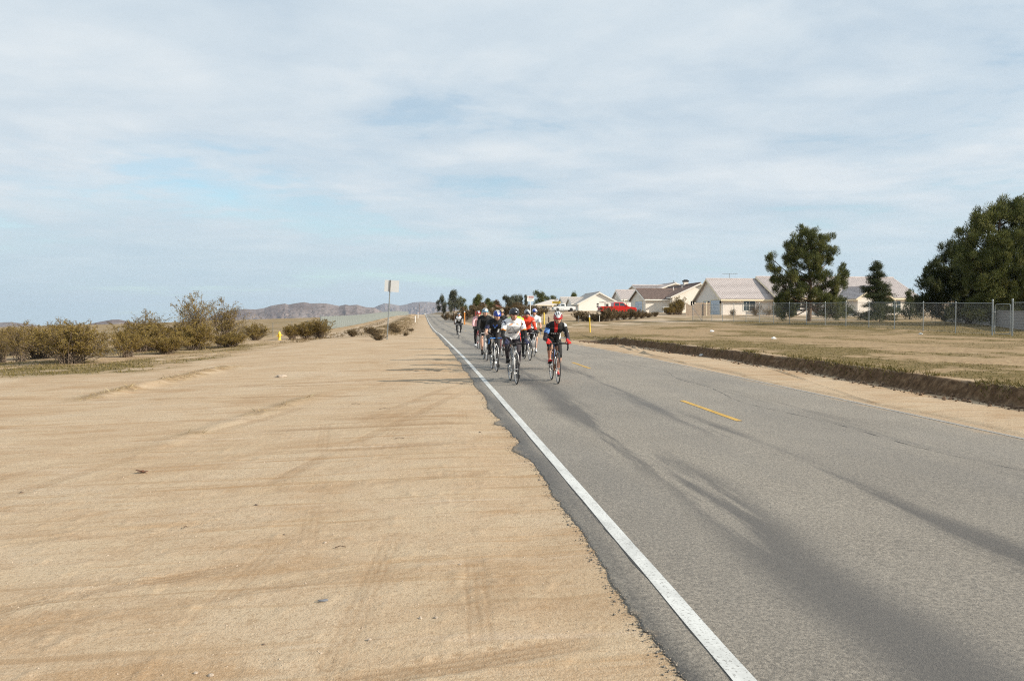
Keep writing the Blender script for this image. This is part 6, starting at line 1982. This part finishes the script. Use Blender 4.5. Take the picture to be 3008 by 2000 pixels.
def rider(bike, label, alpha, lean, outfit, head=(0, 0), bulk=1.0, skin=None, size=1.0, elbow=.35):
    """a cyclist seated on that bicycle, hands on the brake hoods"""
    skin = skin or skin_m
    per = empty('person', bike.location, 0, label, 'person', 'cyclists riding towards the camera')
    per.rotation_euler = bike.rotation_euler
    S = size
    hipc = SEAT + Vector((0, .005, .095))
    la = math.radians(lean)
    up1 = Vector((0, -math.cos(la + .22), math.sin(la + .22))); up2 = Vector((0, -math.cos(la - .14), math.sin(la - .14)))
    mid = hipc + up1 * .24 * S; chest = mid + up2 * .24 * S; nb_ = chest + Vector((0, -math.cos(la + .12), math.sin(la + .12))) * .085 * S
    sw = outfit.get('sway', 0.0)
    mid.x += sw * .3; chest.x += sw * .8; nb_.x += sw
    hd = nb_ + Vector((sw * .5, -.105, .125 * S))
    R = Matrix.Rotation(head[1], 3, 'Z') @ Matrix.Rotation(math.radians(head[0]), 3, 'X')
    m = MB(); bones = []
    b = bulk
    loft(m, [(hipc - up1 * .10, .115 * b, .095 * b, up1), (hipc - up1 * .04, .158 * b, .118 * b, up1), (hipc + up1 * .06, .160 * b, .118 * b, up1), (mid - up1 * .06, .145 * b, .112 * b * b, up1), (mid + up1 * .03, .150 * b, .118 * b * b, up1 + up2),
             (chest - up2 * .12, .166 * b, .122 * b, up2), (chest - up2 * .03, .190 * b, .120 * b, up2), (chest + up2 * .04, .180 * b, .095 * b, up2), (nb_ - up2 * .015, .10, .075, up2), (nb_ + up2 * .02, .062, .06, up2)], 20)
    bones += [('torso', hipc - up1 * .08, mid, .15, 0, .5), ('torso', mid, chest + up2 * .06, .155, .5, 1.0)]
    # neck and head
    m.tube([nb_ - Vector((0, -.02, .03)), nb_.lerp(hd, .5), hd + Vector((0, .02, -.03))], [.062, .054, .05], 10)
    m.ell(hd, (.077, .096, .116), 16, 12, R)
    m.ell(hd + R @ Vector((0, -.022, -.062)), (.060, .070, .066), 14, 10, R)
    m.ell(hd + R @ Vector((0, -.100, -.022)), (.0150, .020, .030), 8, 8, R)
    for s in (-1, 1): m.ell(hd + R @ Vector((s * .079, .012, -.015)), (.014, .024, .033), 8, 8, R)
    bones += [('neck', nb_, hd - Vector((0, 0, .08)), .055, 0, 1), ('head', hd - Vector((0, 0, .06)), hd + Vector((0, 0, .05)), .085, 0, 1)]
    ped = {-1: BBv + Vector((-.115, -.172 * math.cos(alpha), .172 * math.sin(alpha))), 1: BBv + Vector((.115, .172 * math.cos(alpha), -.172 * math.sin(alpha)))}
    feet = {}
    for s in (-1, 1):
        hip = hipc + Vector((s * .088 * b, -.01, -.005))
        up = ped[s].z > .27
        pit = math.radians(14 if up else 6)
        ank = ped[s] + Vector((-s * .008, .085, .118))
        kn = ik(hip, ank, .425 * S, .405 * S, Vector((s * .16, -1, .25)))
        feet[s] = (ped[s] + Vector((-s * .008, .035, .012)), -pit)
        m.tube([hip, hip.lerp(kn, .25), hip.lerp(kn, .62), kn.lerp(hip, .08), kn, kn.lerp(ank, .12)], [.088 * b, .090 * b, .074 * b, .058, .056, .052], 12)
        m.tube([kn, kn.lerp(ank, .12), kn.lerp(ank, .32) + Vector((0, .012, 0)), kn.lerp(ank, .62) + Vector((0, .006, 0)), ank, ank + Vector((0, -.02, -.06))], [.052, .053, .058, .046, .035, .034], 12)
        bones += [('thigh', hip, kn, .075, 0, 1), ('calf', kn, ank, .048, 0, 1), ('foot', ank, ank + Vector((0, -.05, -.07)), .036, 0, 1)]
        sh = chest + up2 * .025 + Vector((s * .180 * b, 0, -.012))
        wr = GRIP[s] + Vector((s * .006, .11, .062))
        el = ik(sh, wr, .30 * S, .265 * S, Vector((s * .45, .5, -1.0)))
        m.ell(sh, (.058, .058, .056), 12, 8)
        m.tube([sh - Vector((s * .03, 0, 0)), sh.lerp(el, .18), sh.lerp(el, .5), el.lerp(sh, .1), el], [.052, .053, .049, .040, .038], 11)
        m.tube([el, el.lerp(wr, .25), el.lerp(wr, .6), wr, wr.lerp(GRIP[s], .25)], [.038, .041, .035, .026, .026], 11)
        bones += [('uparm', sh, el, .048, 0, 1), ('forearm', el, wr, .034, 0, 1)]
    V, N, F = remeshed(m, .0135, 4)
    V0 = np.asarray(V, np.float64)
    best = np.full(len(V), 1e9); lab = np.zeros(len(V), int); tt = np.zeros(len(V))
    names = []
    for bi, (nm, p, q, r, t0, t1) in enumerate(bones):
        p = np.array(p); q = np.array(q); d = q - p
        t = np.clip(((V0 - p) @ d) / (d @ d), 0, 1)
        dist = np.linalg.norm(V0 - p - t[:, None] * d, axis=1) / r
        ok = dist < best
        best[ok] = dist[ok]; lab[ok] = bi; tt[ok] = (t0 + t * (t1 - t0))[ok]
        names.append(nm)
    names = np.array(names)[lab]
    body = link('body', np_mesh('body', V, F, [skin], smooth=True), per)

    chest_n = np.array(chest)

    def garment(name, mask, colour, off, wr=.004):
        fm = mask[F].all(1)
        f = F[fm]
        if len(f) == 0: return
        used = np.unique(f); mp = np.full(len(V), -1); mp[used] = np.arange(len(used))
        v = V0[used]; n = np.asarray(N, np.float64)[used]
        wrk = wr * (np.sin(v[:, 2] * 75 + 9 * v[:, 0] + 30 * v[:, 1]) * .5 + np.sin(v[:, 0] * 60 - v[:, 2] * 40) * .5)
        v2 = v + n * (off + wrk)[:, None]
        cen = V0[f].mean(1); fn = names[f[:, 0]]; ft = tt[f].mean(1)
        keys = colour(cen, fn, ft) if callable(colour) else np.full(len(f), colour)
        uk = list(dict.fromkeys(keys.tolist()))
        mi = np.array([uk.index(k) for k in keys])
        o = link(name, np_mesh(name, v2, mp[f], [CL[k] for k in uk], mi, smooth=True), per)
        sm_ = o.modifiers.new('thickness', 'SOLIDIFY'); sm_.thickness = .004; sm_.offset = -1
        return o

    of = outfit
    tor = names == 'torso'; ua = names == 'uparm'; fa = names == 'forearm'; thg = names == 'thigh'; cf_ = names == 'calf'; nk = names == 'neck'
    slv = of.get('sleeve', .62)          # 0..1 upper arm, 1..2 down to the wrist
    jm = (tor & (tt > .20)) | (ua & (tt < min(slv, 1.01))) | (fa & (tt < slv - 1)) | (nk & (tt < .22))
    garment('jersey', jm, of['jersey'], .011, .0035)
    sl = of.get('legs', .8)
    smk = (tor & (tt < .30)) | (thg & (tt < min(sl, 1.01))) | (cf_ & (tt < sl - 1))
    garment('tights' if sl > 1.2 else 'shorts', smk, of['shorts'], .006, .0025)
    if of.get('warmers'):
        for sd_ in (-1, 1):
            garment('arm_warmer', ((ua & (tt > slv - .1)) | (fa & (tt < .96))) & (V0[:, 0] * sd_ > 0), of['warmers'], .006, .003)
    if of.get('socks'):
        for sd_ in (-1, 1):
            garment('sock', ((cf_ & (tt > .86)) | (names == 'foot')) & (V0[:, 0] * sd_ > 0), of['socks'], .004, .001)
    for s in (-1, 1):
        sub('glove', GLOVE[s], per, CL[of.get('gloves', 'black')])
        loc, pit = feet[s]
        sh_ = sub('shoe', SHOE, per, CL[of.get('shoes', 'black')], loc, (pit, 0, 0))
        sub('sole', SOLE, sh_)
    eul = R.to_euler()
    hm = sub('helmet', HELM[of.get('hstyle', 0)], per, None, hd + R @ Vector((0, .008, .028)), (eul.x, eul.y, eul.z))
    for i, k in enumerate(of['helmet']):
        hm.material_slots[i].link = 'OBJECT'; hm.material_slots[i].material = HC[k]
    st_ = sub('helmet_strap', STRAPS, hm, None, -(Vector((0, .008, .028))))
    if of.get('visor'): sub('helmet_visor', VISOR, hm, HC['black'], (0, 0, -.028))
    sub('sunglasses', GLASSES, per, None, hd, (eul.x, eul.y, eul.z))
    sub('mouth', MOUTH, per, None, hd, (eul.x, eul.y, eul.z))
    if of.get('beard'): sub('beard', BEARD, per, None, hd, (eul.x, eul.y, eul.z))
    return per


def chest_frame(c):
    """x across, h up the chest measured from the saddle"""
    return c[:, 0], c[:, 2]


def j_white(c, fn, ft):          # white jersey, orange trim, grey mountain outline and navy script
    x, z = chest_frame(c); k = np.full(len(c), 'white', dtype=object)
    arm = fn == 'uparm'; front = c[:, 1] < -.02
    k[arm & (ft > .50)] = 'orange'
    t = ~arm
    k[t & front & (np.abs(x - .105 - (z - 1.1) * .15) < .011) & (z < 1.16)] = 'orange'
    k[t & (np.abs(z - 1.335 + .25 * np.abs(x)) < .010) & (np.abs(x) > .04) & (np.abs(x) < .12)] = 'orange'
    k[t & front & (np.abs(z - (1.265 - 1.25 * np.abs(x + .05))) < .011) & (z > 1.16)] = 'grey'
    k[t & front & (np.abs(z - 1.135) < .011) & (x > -.12) & (x < -.02)] = 'navy'
    k[t & front & (np.abs(z - 1.145) < .026) & (x > .0) & (x < .10) & (np.sin(x * 190 + z * 60) > -.1)] = 'navy'
    k[t & front & (np.abs(z - 1.085 + .05 * np.cos(x * 9)) < .007) & (np.abs(x) < .12)] = 'navy'
    k[arm & (ft < .2) & (np.sin(c[:, 1] * 90 + c[:, 0] * 50) > .75)] = 'navy'
    k[arm & (ft > .24) & (ft < .36) & (np.sin(c[:, 1] * 120) > .3)] = 'grey'
    return k


def j_team(c, fn, ft):           # black team jersey, blue right sleeve, white left shoulder, red zip
    x, z = chest_frame(c); k = np.full(len(c), 'black', dtype=object)
    arm = (fn == 'uparm')
    L = arm & (c[:, 0] < 0); Rr = arm & (c[:, 0] > 0)
    k[L & (ft > .18) & (ft < .56)] = 'blue'
    k[L & (ft > .18) & (ft < .50) & (np.sin(ft * 55) > .35) & (c[:, 1] < -.12)] = 'ltblue'
    k[Rr & (ft < .05)] = 'white'; k[Rr & (ft > .2) & (ft < .5) & (np.sin(c[:, 1] * 40 + ft * 9) > .2)] = 'white'
    t = (fn == 'torso'); front = c[:, 1] < -.05
    k[t & front & (np.abs(x) < .034) & (z > 1.14)] = 'red'
    k[t & front & (np.abs(z - 1.115) < .016) & (np.abs(x) < .12) & (np.sin(x * 150) > -.15)] = 'white'
    k[t & front & (z < 1.09) & (z > 1.05) & (np.abs(x) < .09)] = 'plum'
    k[t & (x > .125) & (z < 1.12)] = 'white'
    return k


def j_wing(c, fn, ft):           # black and navy jersey with a small winged emblem and white side panels
    x, z = chest_frame(c); k = np.full(len(c), 'charcoal', dtype=object)
    arm = (fn == 'uparm')
    k[arm & (ft > .3)] = 'navy'
    k[arm & (ft > .50) & (np.sin(c[:, 1] * 80) > .2)] = 'ltblue'
    t = ~arm; front = c[:, 1] < -.04
    k[t & front] = 'black'
    k[t & front & (np.abs(z - (1.185 + .9 * np.abs(x))) < .016) & (np.abs(x) < .062)] = 'blue'
    k[t & front & (np.abs(x) + np.abs(z - 1.172) < .024)] = 'ltblue'
    k[t & (np.abs(np.abs(x) - .112) < .020) & (z > 1.05) & (z < 1.15)] = 'white'
    return k


def j_lone(c, fn, ft):
    x, z = chest_frame(c); k = np.full(len(c), 'black', dtype=object)
    t = (fn == 'torso') & (c[:, 1] < 0)
    k[t & (np.abs(x) < .03 + .30 * np.clip(z - 1.10, 0, 1) * 2)] = 'white'
    k[(fn == 'uparm') & (ft > .5)] = 'white'
    return k


def j_neon(c, fn, ft):
    k = np.full(len(c), 'neon', dtype=object)
    k[(c[:, 2] < 1.28) & (fn == 'torso')] = 'white'
    k[(fn == 'torso') & (c[:, 2] < 1.11)] = 'red'
    k[(fn == 'uparm') & (ft > .25)] = 'white'
    return k


def j_blueback(c, fn, ft):
    k = np.full(len(c), 'black', dtype=object)
    k[(fn == 'torso') & (c[:, 2] < 1.25)] = 'navy'
    k[(fn == 'uparm') & (ft > .3)] = 'navy'
    return k


def j_redline(c, fn, ft):
    k = np.full(len(c), 'redorange', dtype=object)
    k[(fn == 'torso') & (np.abs(c[:, 0]) < .008) & (c[:, 1] < 0)] = 'red'
    k[(fn == 'uparm') & (ft > .28) & (ft < .34) & (c[:, 0] > 0)] = 'cream'
    return k


FR = {k: bmat('frame_' + k, c) for k, c in dict(white=(.66, .66, .66), black=(.02, .02, .022), red=(.42, .02, .02), silver=(.42, .42, .43), blue=(.03, .12, .42), brown=(.20, .09, .05), grey=(.2, .2, .21)).items()}
TAPE = {k: mat('tape_' + k, c, .7, .1, 20) for k, c in dict(black=(.02, .02, .022), blue=(.04, .18, .52), white=(.62, .62, .62), grey=(.35, .35, .36)).items()}
D = math.radians
RIDERS = [
    # front contact x, y, yaw, crank angle, frame, fork, tape, bike label, rider label, lean, outfit, head, bulk, skin, size
    (2.05, 17.01, .03, 100, 'silver', 'white', 'black', 'silver and white road bike of the white jersey rider, nearest the white line in front', 'leading cyclist in white jersey with orange cuffs and black arm warmers', 43,
     dict(jersey=j_white, sleeve=.60, warmers='black', shorts='plum', legs=1.97, socks='black', gloves='navy', shoes='black', helmet=('black', 'black', 'dark'), visor=True, sway=-.015), (2, .10), 1.12, skin_tan, 1.03),
    (3.02, 17.09, -.02, 62, 'brown', 'black', 'black', 'dark road bike of the red gloved rider at the front right', 'crouched cyclist at front right with red gloves, bare calves and red and white helmet', 33,
     dict(jersey=j_team, sleeve=.58, warmers='plum', shorts='black', legs=1.02, gloves='red', shoes='red', helmet=('white', 'red', 'dark'), sway=.02), (14, -.12), 1.0, skin_tan, 1.02),
    (1.94, 20.50, .04, 92, 'black', 'white', 'blue', 'black road bike with blue bar tape behind the leading rider', 'cyclist in black jersey with winged emblem and blue and white helmet, on blue bar tape', 37,
     dict(jersey=j_wing, sleeve=.62, shorts='charcoal', legs=1.97, socks='black', gloves='black', shoes='charcoal', helmet=('white', 'blue', 'navy'), hstyle=1, sway=.03), (8, .12), 1.08, skin_m, 1.02),
    (2.07, 25.05, .02, -30, 'white', 'white', 'grey', 'white road bike of the long sleeved black rider', 'cyclist in plain black long sleeves with bare legs and white and light blue helmet', 45,
     dict(jersey='black', sleeve=1.95, shorts='black', legs=.85, socks='black', gloves='black', shoes='black', helmet=('white', 'ltblue', 'dark'), sway=-.02), (-6, .18), 1.06, skin_m, 1.06),
    (2.45, 33.70, .0, -90, 'red', 'black', 'black', 'red road bike of the pink sleeved rider at the rear left', 'cyclist with pink sleeve and red and white helmet half hidden at the rear left', 44,
     dict(jersey='pink', sleeve=1.95, shorts='black', legs=1.97, socks='white', gloves='black', shoes='white', helmet=('white', 'red', 'dark'), hstyle=1), (0, .1), .95, skin_m, 1.0),
    (2.85, 27.65, .0, 30, 'red', 'red', 'black', 'red road bike mostly hidden in the middle of the group', 'goateed cyclist in black and navy with tan and black helmet in the middle', 45,
     dict(jersey=j_blueback, sleeve=1.95, shorts='black', legs=1.97, socks='black', gloves='black', shoes='black', helmet=('tan', 'black', 'dark'), beard=True), (2, .08), 1.02, skin_tan, 1.05),
    (2.68, 22.00, .0, 100, 'grey', 'grey', 'black', 'grey road bike hidden behind the leading rider', 'cyclist in neon green and white with red legs directly behind the leading rider', 43,
     dict(jersey=j_neon, sleeve=.62, shorts='red', legs=.9, socks='white', gloves='black', shoes='black', helmet=('white', 'dark', 'dark')), (0, .0), 1.06, skin_m, 1.05),
    (3.46, 25.09, .05, -92, 'silver', 'silver', 'grey', 'silver road bike of the red jacket rider', 'cyclist in bright red orange jacket and dark helmet', 44,
     dict(jersey=j_redline, sleeve=1.95, shorts='black', legs=1.97, socks='black', gloves='black', shoes='black', helmet=('dark', 'navy', 'white'), sway=-.025), (10, -.15), 1.02, skin_tan, 1.0),
    (4.05, 27.76, -.04, 75, 'white', 'white', 'white', 'white road bike at the right rear of the group', 'cyclist in white short sleeves and blue helmet behind the red jacket', 46,
     dict(jersey='white', sleeve=.60, shorts='black', legs=.85, socks='white', gloves='black', shoes='white', helmet=('blue', 'navy', 'white'), sway=.02), (0, -.25), 1.0, skin_tan, 1.06),
    (3.64, 20.65, .0, 20, 'blue', 'white', 'white', 'blue and white road bike hidden behind the red gloved rider', 'cyclist hidden behind the red gloved rider, only arm, white side and blue shoes showing', 27,
     dict(jersey='white', sleeve=.60, shorts='white', legs=.85, socks='white', gloves='black', shoes='blue', helmet=('white', 'red', 'dark')), (-10, .0), .98, skin_m, 1.0),
    (2.43, 51.37, -.03, -22, 'silver', 'silver', 'grey', 'grey road bike of the lone rider far back', 'lone cyclist in black and white trailing far behind the group', 44,
     dict(jersey=j_lone, sleeve=.60, warmers='grey', shorts='black', legs=1.97, socks='black', gloves='black', shoes='black', helmet=('black', 'grey', 'dark'), hstyle=1), (0, .0), 1.0, skin_tan, 1.02)]
for (x, y, yaw, al, fr_, fk, tp, bl_, rl_, lean, of, hd_, bk, sk, sz) in RIDERS:
    bk_ = bicycle(x, y + .58, yaw, D(al), FR[fr_], FR[fk], TAPE[tp], bl_, lean=0.0)
    rider(bk_, rl_, D(al), lean, of, hd_, bk, sk, sz)

# ------------------------------------------------------------------ the air
hz = bpy.data.materials.new('desert_haze'); hz.use_nodes = True
ht = hz.node_tree
for n in list(ht.nodes):
    if n.type != 'OUTPUT_MATERIAL': ht.nodes.remove(n)
pvn = node(ht, 'ShaderNodeVolumePrincipled')
pvn.inputs['Color'].default_value = (0.70, 0.82, 1.0, 1)
pvn.inputs['Density'].default_value = 4.4e-5
pvn.inputs['Anisotropy'].default_value = 0.2
ht.links.new(pvn.outputs[0], ht.nodes['Material Output'].inputs['Volume'])
m = MB(); m.box(float(xs.min()) - 100, float(xs.max()) + 100, float(ys.min()) - 100, float(ys.max()) + 100, float(GZ.min()) - 1.0, max(float(GZ.max()), 260.0) + 20.0)
tag(m.build('haze', hz), 'thin pale haze filling the air above the plain', 'haze', kind='stuff')
